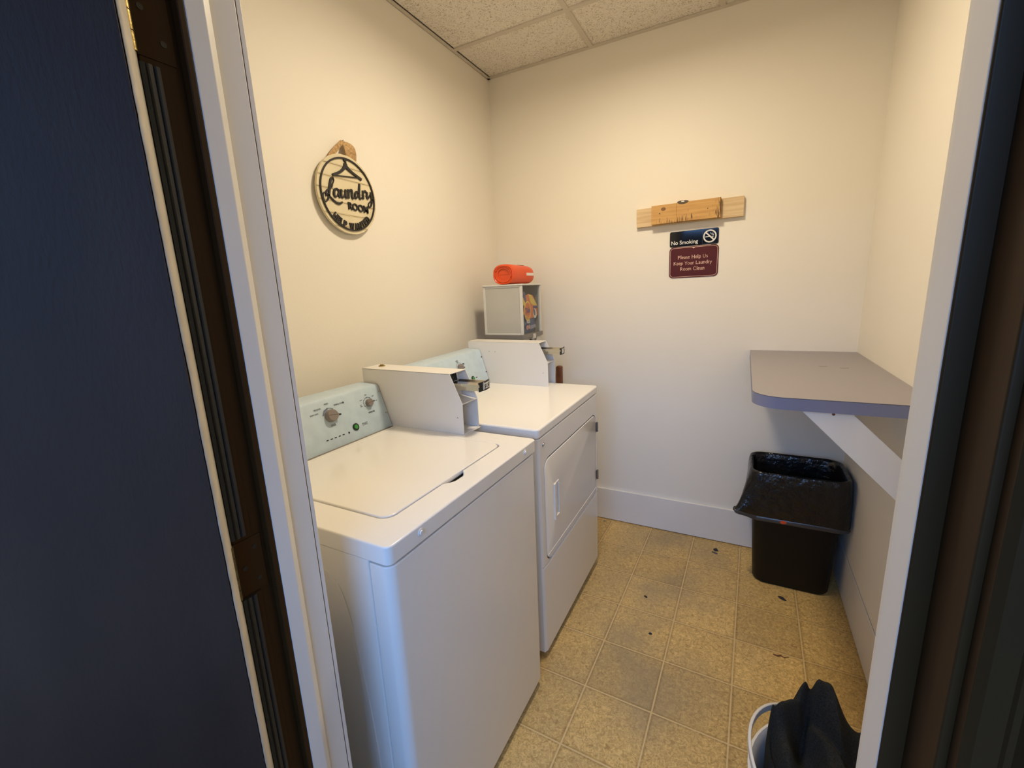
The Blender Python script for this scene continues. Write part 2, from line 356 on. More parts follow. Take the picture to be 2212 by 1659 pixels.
def boolean(o, cutter_bm):
    me = bpy.data.meshes.new('cut'); bmesh.ops.translate(cutter_bm, verts=cutter_bm.verts, vec=-root_loc(o)); cutter_bm.to_mesh(me); cutter_bm.free()
    c = bpy.data.objects.new('cut', me); COL.objects.link(c); c.location = root_loc(o)
    md = o.modifiers.new('bool', 'BOOLEAN'); md.operation = 'DIFFERENCE'; md.object = c; md.solver = 'EXACT'
    bpy.context.view_layer.update()
    new = bpy.data.meshes.new_from_object(o.evaluated_get(bpy.context.evaluated_depsgraph_get()))
    o.modifiers.clear(); old = o.data; o.data = new; new.name = old.name; bpy.data.objects.remove(c)
    for p in new.polygons: p.use_smooth = True
    new.set_sharp_from_angle(angle=math.radians(35))
def add_bevel(o, w_, seg=2):
    md = o.modifiers.new('bevel', 'BEVEL'); md.width = w_; md.segments = seg; md.limit_method = 'ANGLE'; md.angle_limit = math.radians(30); md.harden_normals = True

# ================================================================== THE ROOM
W, H = 1.8554, 2.6157
YF, YH = -2.038, -2.165          # inner and hall faces of the front (door) wall
def S(name, m, *boxes, bevel=0):
    bm = BM()
    for b_ in boxes: box(bm, *b_)
    return struct(obj(name, bm, m, bevel=bevel))
S('floor', M_floor, (-.02, W+.02, YH, .02, -.05, 0))
S('wall_left', M_wall, (-.12, 0, YF-.005, .12, 0, H+.06))
S('wall_back', M_wall, (0, W, 0, .12, 0, H+.06))
S('wall_right', M_wall, (W, W+.12, YF-.005, .12, 0, H+.06))
# front wall around the doorway
JL, JR, DTOP = .77, 1.51, 2.035
S('wall_front', M_wall, (-.12, JL-.02, YH+.008, YF, 0, H+.06), (JR+.02, W+.12, YH+.008, YF, 0, H+.06), (JL-.02, JR+.02, YH+.008, YF, DTOP+.02, H+.06))
# baseboards
def baseboard(name, pts_boxes):
    bm = BM()
    for b_ in pts_boxes: box(bm, *b_)
    return struct(obj(name, bm, M_base, bevel=.004))
baseboard('baseboard_back', [(0, W, -.015, 0, .003, .203)])
baseboard('baseboard_right', [(W-.004, W, YF, -.015, .003, .203)])
baseboard('baseboard_left', [(0, .015, YF, -.015, .003, .203)])
# ceiling: acoustic tiles resting in a T-bar grid
cl = S('ceiling', M_ceil, (.021, W, YF, 0, H+.004, H+.03))
bm = BM()
for y in (-.36, -.97, -1.58): box(bm, .012, W, y-.012, y+.012, H-.002, H+.004)
for x in (.617, 1.227): box(bm, x-.012, x+.012, YF, 0, H-.0015, H+.0045)
g = obj('ceiling_grid', bm, M_tbar, cl, bevel=.001)
bm = BM()
box(bm, 0, .016, YF, 0, H-.003, H+.002); box(bm, 0, .0015, YF, 0, H-.003, H+.02); box(bm, .0, W, -.018, 0, H-.003, H+.003); box(bm, W-.018, W, YF, -.018, H-.003, H+.003)
obj('wall_angle', bm, M_tbar, cl)
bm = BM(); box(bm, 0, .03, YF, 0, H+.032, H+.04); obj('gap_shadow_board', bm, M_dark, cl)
bm = BM(); box(bm, -.12, W+.12, YH, .12, H+.06, H+.10); obj('sky_block_slab', bm, M_dark, cl)  # unseen slab added to keep sky light from leaking in at the ceiling gap

# ------------------------------------------------------------------ ceiling lamp (above the frame)
t = thing('ceiling_light', 'round flush ceiling light with frosted lens above the washer', 'ceiling light', (LAMP[0], LAMP[1], H))
bm = BM(); cyl(bm, (LAMP[0], LAMP[1], H-.002), (LAMP[0], LAMP[1], H-.045), .15, .15, 48); obj('lamp_housing', bm, M_white, t, bevel=.004)
bm = BM()
rings = []
for i in range(7):
    a_ = i/6*PI/2; rr = .138*math.cos(a_)+.002; zz = H-.046-.06*math.sin(a_)
    rings.append([(LAMP[0]+rr*math.cos(2*PI*k/48), LAMP[1]+rr*math.sin(2*PI*k/48), zz) for k in range(48)])
loft(bm, rings)
obj('lamp_lens', bm, mat('frosted_lens', (.9, .85, .75), .4, emit=(1, .845, .62), estr=9), t)

# ================================================================== DOOR FRAME (door_1) and hall
bm = BM()   # jambs, dark painted on the hall side up to the stop
box(bm, JL-.02, JL, YH, -2.112, 0, DTOP+.02); box(bm, JR, JR+.02, YH, -2.12, 0, DTOP+.02); box(bm, JL, JR, YH, -2.10, DTOP, DTOP+.02)
box(bm, JL-.005, JL+.012, -2.120, -2.1115, 0, DTOP)                 # dark hall face of the stop
box(bm, JR-.0125, JR+.005, -2.1225, -2.1195, 0, DTOP)
fr = struct(obj('door_1', bm, M_brown, bevel=.0015))
def whitestrip(name, pts, m=M_white, z0=0, z1=DTOP, bev=.0015):
    bm = BM(); prism(bm, pts, 'z', z0, z1); return obj(name, bm, m, fr, bevel=bev)
# left: stop (white, faces the opening) then jamb behind it and the edge of the room-side casing
whitestrip('door_stop', [(JL-.003, -2.1115), (JL+.012, -2.1115), (JL+.0125, -2.088), (JL+.006, -2.077), (JL-.003, -2.076)])
whitestrip('jamb_face', [(JL-.02, -2.0765), (JL+.002, -2.0765), (JL+.001, -2.0386), (JL-.02, -2.0386)])
whitestrip('room_casing', [(JL-.095, -2.0378), (JL-.0015, -2.0378), (JL-.0005, -2.0365), (JL-.0005, -2.0300), (JL-.003, -2.0285), (JL-.095, -2.0285)])
whitestrip('door_stop', [(JR+.003, -2.1195), (JR-.0125, -2.1195), (JR-.0125, -2.082), (JR-.008, -2.079), (JR+.003, -2.079)])
whitestrip('jamb_face', [(JR, -2.080), (JR+.02, -2.080), (JR+.02, -2.031), (JR, -2.031)])
whitestrip('room_casing', [(JR+.004, -2.0378), (JR+.095, -2.0378), (JR+.095, -2.0285), (JR+.004, -2.0285)])
bm = BM(); box(bm, JL-.02, JR+.02, -2.10, -2.031, DTOP, DTOP+.02); obj('head_jamb', bm, M_white, fr)
bm = BM(); box(bm, JL-.095, JR+.095, -2.0378, -2.0285, DTOP+.005, DTOP+.095); obj('head_casing', bm, M_white, fr)
# ribbed rubber weatherstrip on the hinge jamb, cut round the hinges
def gasket(z0, z1):
    bm = BM(); prof = [(JL-.001, -2.146), (JL+.0045, -2.147), (JL+.005, -2.151), (JL+.0025, -2.153), (JL+.005, -2.155), (JL+.0055, -2.159), (JL+.003, -2.161), (JL+.005, -2.163), (JL+.004, -2.167), (JL-.001, -2.167)]
    prism(bm, prof, 'z', z0, z1); obj('weatherstrip', bm, M_rubber, fr)
    bm = BM(); prism(bm, [(JL-.001, -2.1375), (JL+.0016, -2.138), (JL+.0018, -2.1462), (JL-.001, -2.1462)], 'z', z0, z1); obj('weatherstrip_flange', bm, M_brown, fr)
gasket(1.08, 1.678); gasket(.30, .985); gasket(.0, .18)
# hinges: knuckle on the hall corner, leaf let into the jamb
HP = (JL+.001, -2.172)
def hinge(z0, z1, m):
    bm = BM(); n = 5; d = (z1-z0)/n
    for i in range(n): cyl(bm, (HP[0], HP[1], z0+i*d+.0006), (HP[0], HP[1], z0+(i+1)*d-.0006), .0065, seg=16)
    cyl(bm, (HP[0], HP[1], z0-.004), (HP[0], HP[1], z1+.004), .0042, seg=12)
    k = obj('hinge_knuckle', bm, m, fr)
    bm = BM(); box(bm, JL-.001, JL+.0013, -2.166, -2.126, z0, z1); obj('hinge_leaf', bm, M_brown, fr, bevel=.0004)
    bm = BM()
    for (dy, dz) in ((-.137, .02), (-.155, .05), (-.137, .08)): cyl(bm, (JL+.0012, -2.0+dy, z0+dz*(z1-z0)/.1), (JL+.0019, -2.0+dy, z0+dz*(z1-z0)/.1), .0035, seg=12)
    obj('hinge_screws', bm, M_black, fr)
hinge(1.686, 1.788, M_brass); hinge(.988, 1.073, mat('painted_hinge', (.16, .13, .06), .5, .6, var=.5, vscale=150)); hinge(.19, .29, M_brass)
# hall-side casings, dark brown with a moulded profile
def casing(name, x0, sgn):
    P = [(0, YH+.004), (.0, YH-.010), (.004, YH-.0135), (.014, YH-.014), (.018, YH-.010), (.021, YH-.010), (.025, YH-.016), (.034, YH-.018), (.040, YH-.018), (.043, YH-.013), (.047, YH-.013), (.051, YH-.019), (.078, YH-.021), (.083, YH-.017), (.083, YH+.004)]
    bm = BM(); prism(bm, [(x0+sgn*a_, b_) for a_, b_ in P], 'z', 0, DTOP+.09); return struct(obj(name, bm, M_brown))
casing('trim_1', JR+.005, 1); casing('trim_2', JL-.012, -1)
bm = BM(); box(bm, JL-.1, JR+.09, YH-.018, YH+.004, DTOP+.005, DTOP+.09); struct(obj('trim_3', bm, M_brown, bevel=.003))

# open door leaf, swung out into the hall (hinged on the left jamb)
al = math.radians(128.3); t = struct(bpy.data.objects.new('door_2', None)); COL.objects.link(t); t.location = (JL+.002, -2.1675, 0)
# leaf-local frame: closed leaf runs along +x, thickness +y (room side)
TH, WD = .043, .72
def leaf(bm_): bmesh.ops.rotate(bm_, verts=bm_.verts, cent=(0, 0, 0), matrix=Matrix.Rotation(-al, 3, 'Z')); bmesh.ops.translate(bm_, verts=bm_.verts, vec=t.location)
bm = BM(); box(bm, .0012, WD, 0, TH, .012, 2.02); leaf(bm); obj('door_leaf', bm, M_navy, t)
# bare hinge edge with an uneven paint line along the room face
bm = BM(); n = 260; A = []; B = []
for i in range(n+1):
    z = .013+2.006*i/n; wv = .0016*noise.noise((0, 0, z*11))+.0013*noise.noise((3, 0, z*45))+.0007*noise.noise((9, 0, z*140))
    A.append(bm.verts.new((0, .0006, z))); B.append(bm.verts.new((0, TH-.0024+wv, z)))
for i in range(n): bm.faces.new((A[i], A[i+1], B[i+1], B[i]))
leaf(bm); obj('hinge_edge', bm, M_edge, t, solid=.0008)
bm = BM(); box(bm, .05, .051, .01, .03, 1.0, 1.04)
bm.free()
bm = BM(); cyl(bm, (WD-.06, TH, .96), (WD-.06, TH+.05, .96), .012); cyl(bm, (WD-.06, TH+.045, .96), (WD-.06, TH+.07, .96), .026, .022); leaf(bm); obj('door_knob', bm, M_brass, t, bevel=.003)

# hall
S('wall_hall', M_hallwall, (-1.8, JL-.02, YH, YH+.008, 0, H), (JR+.02, 3.9, YH, YH+.008, 0, H), (JL-.02, JR+.02, YH, YH+.008, DTOP+.02, H))
S('wall_hall_left', M_hallwall, (-1.9, -1.8, -3.8, YH, 0, H)); S('wall_hall_right', M_hallwall, (3.9, 4.0, -3.8, YH, 0, H))
WX0, WX1, WZ0, WZ1 = .60, 2.2, 1.1, 2.35
S('wall_hall_back', M_hallwall, (-1.8, WX0, -3.8, -3.7, 0, H), (WX1, 3.9, -3.8, -3.7, 0, H), (WX0, WX1, -3.8, -3.7, 0, WZ0), (WX0, WX1, -3.8, -3.7, WZ1, H))
S('floor_hall', M_hallfloor, (-1.8, 3.9, -3.7, YH, -.05, 0)); S('ceiling_hall', M_hallwall, (-1.8, 3.9, -3.7, YH, H, H+.05))
bm = BM()
for b_ in ((WX0, WX1, -3.76, -3.71, WZ0, WZ0+.05), (WX0, WX1, -3.76, -3.71, WZ1-.05, WZ1), (WX0, WX0+.05, -3.76, -3.71, WZ0, WZ1), (WX1-.05, WX1, -3.76, -3.71, WZ0, WZ1), (1.38, 1.42, -3.76, -3.71, WZ0, WZ1)): box(bm, *b_)
wn_ = struct(obj('window_1', bm, M_white, bevel=.004))

# ================================================================== TOP-LOADING WASHER
def screw(parent, name, p, n_, r, m=M_steel, depth=.0025, washer=False):
    p = Vector(p); n_ = Vector(n_).normalized(); bm = BM()
    if washer: cyl(bm, p-n_*.001, p+n_*.0015, r*1.35, seg=20)
    cyl(bm, p-n_*.001, p+n_*depth, r, r*.7, 20); return obj(name, bm, m, parent)
SLOPE_N = Vector((math.cos(math.atan2(.051, .158)), 0, math.sin(math.atan2(.051, .158))))

def coin_box(parent, x0, y0, y1, zb, zt, xt, xk, zk, slide_z, label):
    """metal coin box: shell with an open front, coin slide and vend window; y0 near side, y1 far side"""
    T = .0025; prof = [(x0, zb), (x0, zt), (xt, zt-.003), (xk, zk), (xk, zb)]
    sh = bpy.data.objects.new('coin_box', None)
    bm = BM()
    prism(bm, prof, 'y', y0, y0+T); prism(bm, prof, 'y', y1-T, y1)
    prism(bm, [(x0, zt-T), (x0, zt), (xt, zt-.003), (xt, zt-.003-T)], 'y', y0, y1)
    box(bm, x0, x0+T, y0+T, y1-T, zb, zt-T)
    shell = obj('coin_box', bm, M_enamel2, parent, bevel=.0008)
    # inner front: sloping slide plate, shelf, recessed lower face, floor
    bm = BM()
    a1, a2 = (xt-.035, zt-.006), (xk-.062, zk+.012)
    prism(bm, [(a1[0], a1[1]), (a1[0]-.004, a1[1]), (a2[0]-.004, a2[1]), (a2[0], a2[1])], 'y', y0+T, y1-T)
    prism(bm, [(a2[0]-.004, a2[1]), (xk-.008, zk-.0005), (xk-.001, zk), (xk-.001, zk-.004), (a2[0], a2[1]-.006)], 'y', y0+T, y1-T)
    box(bm, xk-.075, xk-.071, y0+T, y1-T, zb, zk); box(bm, xk-.075, xk, y0+T, y1-T, zb, zb+.003)
    obj('inner_panel', bm, M_enamel2, shell, bevel=.0006)
    ym = (y0+y1)/2; 
    bm = BM()      # dark slotted coin guide on the sloping plate
    for k in range(8):
        yy = y0+.010+k*(y1-y0-.036)/7
        for (f0, f1) in ((.05, .40), (.42, .62)):
            p0 = (a1[0]+(a2[0]-a1[0])*f0, a1[1]+(a2[1]-a1[1])*f0); p1 = (a1[0]+(a2[0]-a1[0])*f1, a1[1]+(a2[1]-a1[1])*f1)
            o_ = .0 if f0 < .3 else .002
            prism(bm, [(p0[0]+.001, p0[1]), (p0[0]+.007, p0[1]+.002), (p1[0]+.007+o_, p1[1]+.002), (p1[0]+.001+o_, p1[1])], 'y', yy, yy+.0046)
    obj('coin_guide', bm, M_black, shell)
    # chrome slide tray
    z = slide_z; sx0, sx1 = a1[0]-.002, xk+.058
    bm = BM()
    box(bm, sx0, sx1, y0+.026, y1-.012, z, z+.0035); box(bm, sx0, sx1, y0+.020, y0+.026, z-.003, z+.006)
    box(bm, sx0, sx1, y1-.014, y1-.009, z-.002, z+.0085); prism(bm, [(sx0, z), (sx1-.004, z), (sx1-.004, z-.018), (sx0+.028, z-.018)], 'y', y0+.030, y1-.02)
    sl = obj('coin_slide', bm, M_chrome, shell, bevel=.0006)
    bm = BM(); PY0, PY1 = y0+.022, y1-.002     # curved push plate at its end
    ring0 = []
    for i in range(9):
        q = i/8; yy = PY0+(PY1-PY0)*q; ring0.append((sx1+.005*math.sin(PI*q)-.004*q, yy))
    pts = ring0+[(a_-.004, b_) for a_, b_ in ring0[::-1]]
    prism(bm, pts, 'z', z-.018, z+.013); obj('push_plate', bm, M_black, sl)
    if label:
        bm = BM(); lc = PY0+(PY1-PY0)*.62; mf = lambda u, v, d: (sx1+.005*math.sin(PI*min(1, max(0, (u-PY0)/(PY1-PY0))))-.004*(u-PY0)/(PY1-PY0)+d, u, v)
        fr_ = rrect(lc, z-.002, .0255, .0125, .003); stroke(bm, fr_, .0014, mf, 0, .0006, closed=True, smooth=False); obj('label_border', bm, M_signwhite, sl); bm = BM()
        pp = rrect(lc, z-.002, .0225, .0098, .002)
        for q0, q1 in zip([-.0225+.045*i/8 for i in range(8)], [-.0225+.045*(i+1)/8 for i in range(8)]): poly(bm, [(lc+q0, z-.0118), (lc+q1, z-.0118), (lc+q1, z+.0078), (lc+q0, z+.0078)], mf, 0, .0005)
        obj('price_plate', bm, M_signwhite, sl)
        bm = BM(); text(bm, label, mf, lc, z-.0085, .0130, .0008, .0013, width=.038 if len(label) > 2 else .022, bold=.012); obj('price_lettering', bm, M_ink, sl)
    return shell

wl = thing('washing_machine', 'white top-loading coin washer with pale blue console, nearest the doorway', 'washing machine', (.45, -1.585, 0))
x0, x1, y0, y1, zt = .10, .817, -1.925, -1.246, .939
ZD = .8975
bm = BM(); prism(bm, rrect((x0+.757)/2, (y0+y1)/2, (.757-x0)/2, (y1-y0)/2-.003, .004), 'z', .03, ZD-.0015); body = obj('cabinet', bm, M_enamel, wl, bevel=.002)
# pressed-in outline on the near side panel
bm = BM(); mf = lambda u, v, d: (u, y0+.003-d, v)
stroke(bm, [(.30, .06), (.69, .06), (.712, .09), (.712, .40), (.69, .66), (.668, .78), (.64, .822), (.59, .835), (.30, .835)], .012, mf, -.001, .0022); obj('side_rib', bm, M_enamel, body, bevel=.0015, seg=2)
bm = BM(); pr = []
for i in range(9): t_ = PI/2*i/8; pr.append((.814-.022+.022*math.sin(t_), y0+.003+.022-.022*math.cos(t_)))
for i in range(9): t_ = PI/2*i/8; pr.append((.814-.022+.022*math.cos(t_), y1-.003-.022+.022*math.sin(t_)))
pr = [(.7585, y0+.003)]+pr+[(.7585, y1-.003)]
prism(bm, pr, 'z', .03, ZD-.006); obj('front_panel', bm, M_enamel, wl, bevel=.003, seg=3)
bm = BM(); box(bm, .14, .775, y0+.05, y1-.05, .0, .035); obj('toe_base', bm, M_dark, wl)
# deck with lid well and finger notch
bm = BM(); prism(bm, rrect((x0+x1)/2, (y0+y1)/2, (x1-x0)/2, (y1-y0)/2, .016), 'z', ZD, zt)
dk = obj('deck', bm, M_enamel, wl)
LX0, LX1, LY0, LY1 = .285, .738, -1.842, -1.332
cb = BM(); prism(cb, rrect((LX0+LX1)/2, (LY0+LY1)/2, (LX1-LX0)/2, (LY1-LY0)/2, .028), 'z', zt-.018, zt+.05); boolean(dk, cb)
cb = BM(); prism(cb, [(.72, -1.652)]+[(.737+.024*math.sin(PI*i/12)**.8, -1.645+.092*i/12) for i in range(13)]+[(.72, -1.545)], 'z', zt-.014, zt+.05); boolean(dk, cb)
add_bevel(dk, .009, 4)
bm = BM(); prism(bm, rrect((LX0+LX1)/2, (LY0+LY1)/2, (LX1-LX0)/2-.0035, (LY1-LY0)/2-.0035, .026), 'z', zt-.016, zt+.0012); lid = obj('lid', bm, M_enamel, wl, bevel=.0035, seg=3)
screw(wl, 'deck_screw', (x1, -1.829, .9215), (1, 0, 0), .0065, M_enamel2, .004, True); screw(wl, 'deck_screw', (x1, -1.329, .9215), (1, 0, 0), .0065, M_enamel2, .004, True)
# console
def console(parent, xb, zb, xt_, zt_, yA, yB, back=.10, rnd=.012):
    P = [(back, zb), (back, zt_-.002), (back+.02, zt_+.006), (xt_-rnd, zt_+.003), (xt_-rnd*.35, zt_+.001), (xt_+.001, zt_-rnd*.5), (xb, zb+.002), (xb, zb)]
    bm = BM(); prism(bm, P, 'y', yA, yB); return obj('console', bm, M_console, parent, bevel=.002)
cs = console(wl, .255, .9385, .204, 1.093, y0+.005, -1.3025)
bm = BM(); box(bm, .09, .262, y0+.005, y1+.002, .9375, .9397); obj('console_gasket', bm, mat('grime_line', (.22, .19, .15), .7), wl)
eS = Vector((-.051, 0, .158)).normalized(); nS = Vector((eS.z, 0, -eS.x)); oS = Vector((.255, 0, .935))
def slope_map(org, e_, n_): return lambda u, v, d: tuple(org+e_*v+n_*(d+.0008)+Vector((0, u, 0)))
mp_ = slope_map(oS, eS, nS)
bm = BM()
for s_, u, v, h, wd_ in (('HEAVY DUTY', -1.595, .1245, .0048, .031), ('DELICATES', -1.579, .138, .0048, .026), ('MIXED', -1.541, .148, .0048, .0155), ('NORMAL ECO', -1.498, .137, .0048, .033),
        ('CYCLES', -1.541, .0745, .0062, .019), ('TEMPERATURE', -1.374, .0755, .0058, .030), ('CYCLE STATUS', -1.620, .0335, .0042, .033), ('COOL', -1.376, .141, .0032, .009), ('WARM', -1.346, .130, .0032, .010),
        ('HOT', -1.336, .1105, .0032, .007), ('COLD', -1.404, .1265, .0032, .009), ('TAP', -1.410, .110, .0030, .006), ('COLD', -1.409, .1055, .0030, .009),
        ('IN', -1.582, .0275, .0028, .003), ('USE', -1.582, .0225, .0028, .006), ('WASH', -1.565, .0275, .0028, .009), ('CYCLE', -1.565, .0225, .0028, .009), ('RINSE', -1.549, .0265, .0028, .009), ('FINAL', -1.533, .0275, .0028, .008), ('SPIN', -1.533, .0225, .0028, .007), ('DONE', -1.516, .0265, .0028, .009), ('LID', -1.493, .0265, .0028, .005), ('LOCKED', -1.493, .0215, .0028, .012)):
    bm = BM(); text(bm, s_, mp_, u, v, h, 0, .0003, width=wd_, bold=.0); obj('caption', bm, M_ink, cs)
bm = BM(); text(bm, 'START', mp_, -1.419, .0425, .0088, 0, .0003, width=.024, bold=.02)
ST = [(-1.4765+.0045*math.sin(2*PI*i/8)*(.45 if i % 2 else 1), .1395+.0045*math.cos(2*PI*i/8)*(.45 if i % 2 else 1)) for i in range(8)]; poly(bm, ST, mp_, 0, .0003) if False else None
obj('caption', bm, M_ink, cs); bm = BM(); poly(bm, ST, mp_, 0, .0003); obj('star_mark', bm, M_ink, cs)
KU, KV = -1.541, .109; bm = BM()
def arc(cx, cy, r, a0, a1_, n=14): return [(cx+r*math.cos(math.radians(a0+(a1_-a0)*i/n)), cy+r*math.sin(math.radians(a0+(a1_-a0)*i/n))) for i in range(n+1)]
stroke(bm, arc(KU, KV, .0265, 45, 165), .0009, mp_, 0, .0003, smooth=False)
for d in (52, 95, 128, 163): poly(bm, ellipse(KU+.0265*math.cos(math.radians(d)), KV+.0265*math.sin(math.radians(d)), .0014, .0014, 12), mp_, 0, .0004)
TU, TV = -1.374, .112; obj('dial_scale', bm, M_ink, cs); bm = BM()
stroke(bm, arc(TU, TV, .021, 5, 145), .0009, mp_, 0, .0003, smooth=False); stroke(bm, arc(TU, TV, .021, 155, 205), .0009, mp_, 0, .0003, smooth=False)
for d in (5, 55, 95, 145, 203): poly(bm, ellipse(TU+.021*math.cos(math.radians(d)), TV+.021*math.sin(math.radians(d)), .0013, .0013, 12), mp_, 0, .0004)
obj('dial_scale', bm, M_ink, cs)
bm = BM(); stroke(bm, arc(KU, KV, .0235, 92, 160), .0022, mp_, 0, .0003, smooth=False); obj('dial_arc', bm, M_blueline, cs)
for u in (-1.581, -1.565, -1.549, -1.533, -1.517): bm = BM(); poly(bm, rrect(u, .0372, .0046, .0017, .0016, 4), mp_, 0, .0006); obj('status_light', bm, M_black, cs)
bm = BM(); poly(bm, ellipse(-1.494, .0368, .0034, .0034, 20), mp_, 0, .0006); obj('status_light', bm, M_black, cs)
def knob(parent, u, v, r, hgt, point, mpf, m=M_knob):
    bm = BM(); rings = []
    for (f, q) in ((1.0, 0), (1.0, .25), (.97, .8), (.88, 1.0)):
        ring = []
        for k in range(48):
            a_ = 2*PI*k/48; dd = math.atan2(math.sin(a_-point), math.cos(a_-point)); bulge = 1+.36*math.exp(-(dd/.20)**2)
            ring.append(mpf(u+r*f*bulge*math.cos(a_), v+r*f*bulge*math.sin(a_), q*hgt))
        rings.append(ring)
    loft(bm, rings); k_ = obj('knob', bm, m, parent, smooth=50)
    bm = BM(); stroke(bm, [(u-.85*r*math.cos(point), v-.85*r*math.sin(point)), (u, v+.04*r), (u+.8*r*math.cos(point), v+.8*r*math.sin(point))], .0009, mpf, hgt-.002, hgt+.0002); 
    stroke(bm, [(u+1.0*r*math.cos(point), v+1.0*r*math.sin(point)), (u+1.36*r*math.cos(point), v+1.36*r*math.sin(point))], .0045, mpf, .004, hgt+.0003)
    obj('knob_pointer', bm, M_black, k_); return k_
knob(cs, KU, KV, .0205, .018, math.radians(-10), mp_); knob(cs, TU, TV, .0135, .013, math.radians(5), mp_)
def start_button(parent, u, v, r, mpf):
    bm = BM(); stroke(bm, ellipse(u, v, r*.84, r*.84, 32), r*.32, mpf, 0, .003, closed=True, smooth=False); poly(bm, ellipse(u, v, r*.9, r*.9), mpf, 0, .0005); b_ = obj('start_button', bm, M_black, parent)
    bm = BM(); loft(bm, [[mpf(p[0], p[1], d) for p in ellipse(u, v, r*f, r*f)] for f, d in ((.62, 0), (.62, .004), (.55, .0055))]); obj('button_cap', bm, M_green, b_)
start_button(cs, -1.461, .047, .0125, mp_)
for (u, v) in ((-1.310, .142), (-1.310, .059)): screw(cs, 'console_screw', mp_(u, v, 0), nS, .0035, M_steel)
cbx = coin_box(wl, .128, -1.300, -1.203, .9405, 1.151, .530, .574, 1.048, 1.106, '$1.50')
bm = BM(); box(bm, .12, .578, -1.304, -1.200, .939, .9405); obj('box_base_plate', bm, M_enamel2, wl)
bm = BM(); cyl(bm, (.172, -1.241, 1.149), (.172, -1.241, 1.154), .013, .012); cyl(bm, (.172, -1.241, 1.153), (.172, -1.241, 1.157), .007); obj('key_lock', bm, M_brass, cbx)
bm = BM(); cyl(bm, (.552, -1.3008, .998), (.552, -1.299, .998), .0016, seg=10); obj('screw_hole', bm, M_black, cbx)

# ================================================================== DRYER
DX1, DY0, DY1, DZ = .790, -1.1535, -.462, .948
dr = thing('clothes_dryer', 'white front-loading coin dryer with its door closed, beside the back wall', 'clothes dryer', (.45, (DY0+DY1)/2, 0))
bm = BM(); box(bm, .10, DX1-.006, DY0+.004, DY1-.004, .03, DZ-.038); cabd = obj('cabinet', bm, M_enamel, dr, bevel=.005, seg=3)
bm = BM(); prism(bm, rrect((.10+DX1)/2, (DY0+DY1)/2, (DX1-.10)/2, (DY1-DY0)/2, .014), 'z', DZ-.036, DZ); obj('top_deck', bm, M_enamel, dr, bevel=.008, seg=4)
mfx = lambda u, v, d: (DX1-.006+d, u, v)
bm = BM(); prism(bm, [(DX1-.012, DY0+.004), (DX1-.006, DY0+.006), (DX1-.001, DY0+.012), (DX1, DY0+.02), (DX1, DY1-.02), (DX1-.001, DY1-.012), (DX1-.006, DY1-.006), (DX1-.012, DY1-.004)], 'z', .408, DZ-.038)
upf = obj('upper_front_panel', bm, M_enamel, dr)
cb = BM(); poly(cb, rrect(-.806+0.0, .6145, .312, .2065, .045, 6), lambda u, v, d: (DX1+d, u, v), -.006, .02); boolean(upf, cb)
add_bevel(upf, .0025, 2)
bm = BM(); prism(bm, [(DX1-.012, DY0+.004), (DX1-.006, DY0+.006), (DX1-.001, DY0+.012), (DX1, DY0+.02), (DX1, DY1-.02), (DX1-.001, DY1-.012), (DX1-.006, DY1-.006), (DX1-.012, DY1-.004)], 'z', .035, .401)
obj('lower_front_panel', bm, M_enamel, dr, bevel=.004, seg=3)
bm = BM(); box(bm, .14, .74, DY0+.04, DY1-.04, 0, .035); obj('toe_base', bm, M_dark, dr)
bm = BM(); poly(bm, rrect(-.806, .6145, .307, .2015, .042, 6), lambda u, v, d: (DX1+d, u, v), -.0055, .001)
dd_ = obj('dryer_door', bm, M_enamel, dr, bevel=.003, seg=3)
cb = BM(); box(cb, DX1-.004, DX1+.02, -1.022, -.985, .553, .686); boolean(dd_, cb); add_bevel(dd_, .002, 2)
bm = BM(); box(bm, DX1-.004, DX1+.006, -1.034, -1.020, .545, .694); box(bm, DX1-.004, DX1+.003, -1.022, -.983, .545, .553); box(bm, DX1-.004, DX1+.003, -1.022, -.983, .686, .694); box(bm, DX1-.002, DX1+.003, -.987, -.981, .56, .68)
obj('door_handle', bm, M_enamel, dd_, bevel=.0015)
bm = BM(); box(bm, DX1-.002, DX1+.0022, -.49-.62, -.50, .436, .4385); obj('door_lower_lip', bm, M_enamel, dd_, bevel=.0008)
for z in (.748, .501):
    bm = BM(); cyl(bm, (DX1+.004, -.486, z-.024), (DX1+.004, -.486, z+.024), .005, seg=14); box(bm, DX1-.001, DX1+.002, -.505, -.486, z-.024, z+.024); obj('door_hinge', bm, M_hinge_m, dd_)
screw(dr, 'panel_screw', (DX1, -1.116, .883), (1, 0, 0), .006, M_steel, .004, True)
CY0, CY1 = -.553, -.465
csd = console(dr, .249, DZ-.001, .201, 1.121, DY0+.005, CY0-.0025)
eD = Vector((-.047, 0, .165)).normalized(); nD = Vector((eD.z, 0, -eD.x)); mpd = slope_map(Vector((.248, 0, .952)), eD, nD)
for s_, u, v, h, wd_ in (('WHITES', -.775, .152, .0042, .018), ('COLORS', -.775, .1465, .0036, .014), ('NORMAL', -.731, .131, .0042, .019), ('ECO', -.729, .1255, .0036, .010), ('START', -.657, .046, .0056, .017)): bm = BM(); text(bm, s_, mpd, u, v, h, 0, .0003, width=wd_, bold=.01); obj('caption', bm, M_ink, csd)
bm = BM(); stroke(bm, arc(-.767, .122, .022, 35, 190), .0009, mpd, 0, .0003, smooth=False)
poly(bm, ellipse(-.767+.022*math.cos(math.radians(100)), .122+.022*math.sin(math.radians(100)), .0013, .0013, 12), mpd, 0, .0004)
obj('dial_scale', bm, M_ink, csd)
knob(csd, -.767, .120, .0165, .014, math.radians(-15), mpd); start_button(csd, -.690, .050, .0115, mpd)
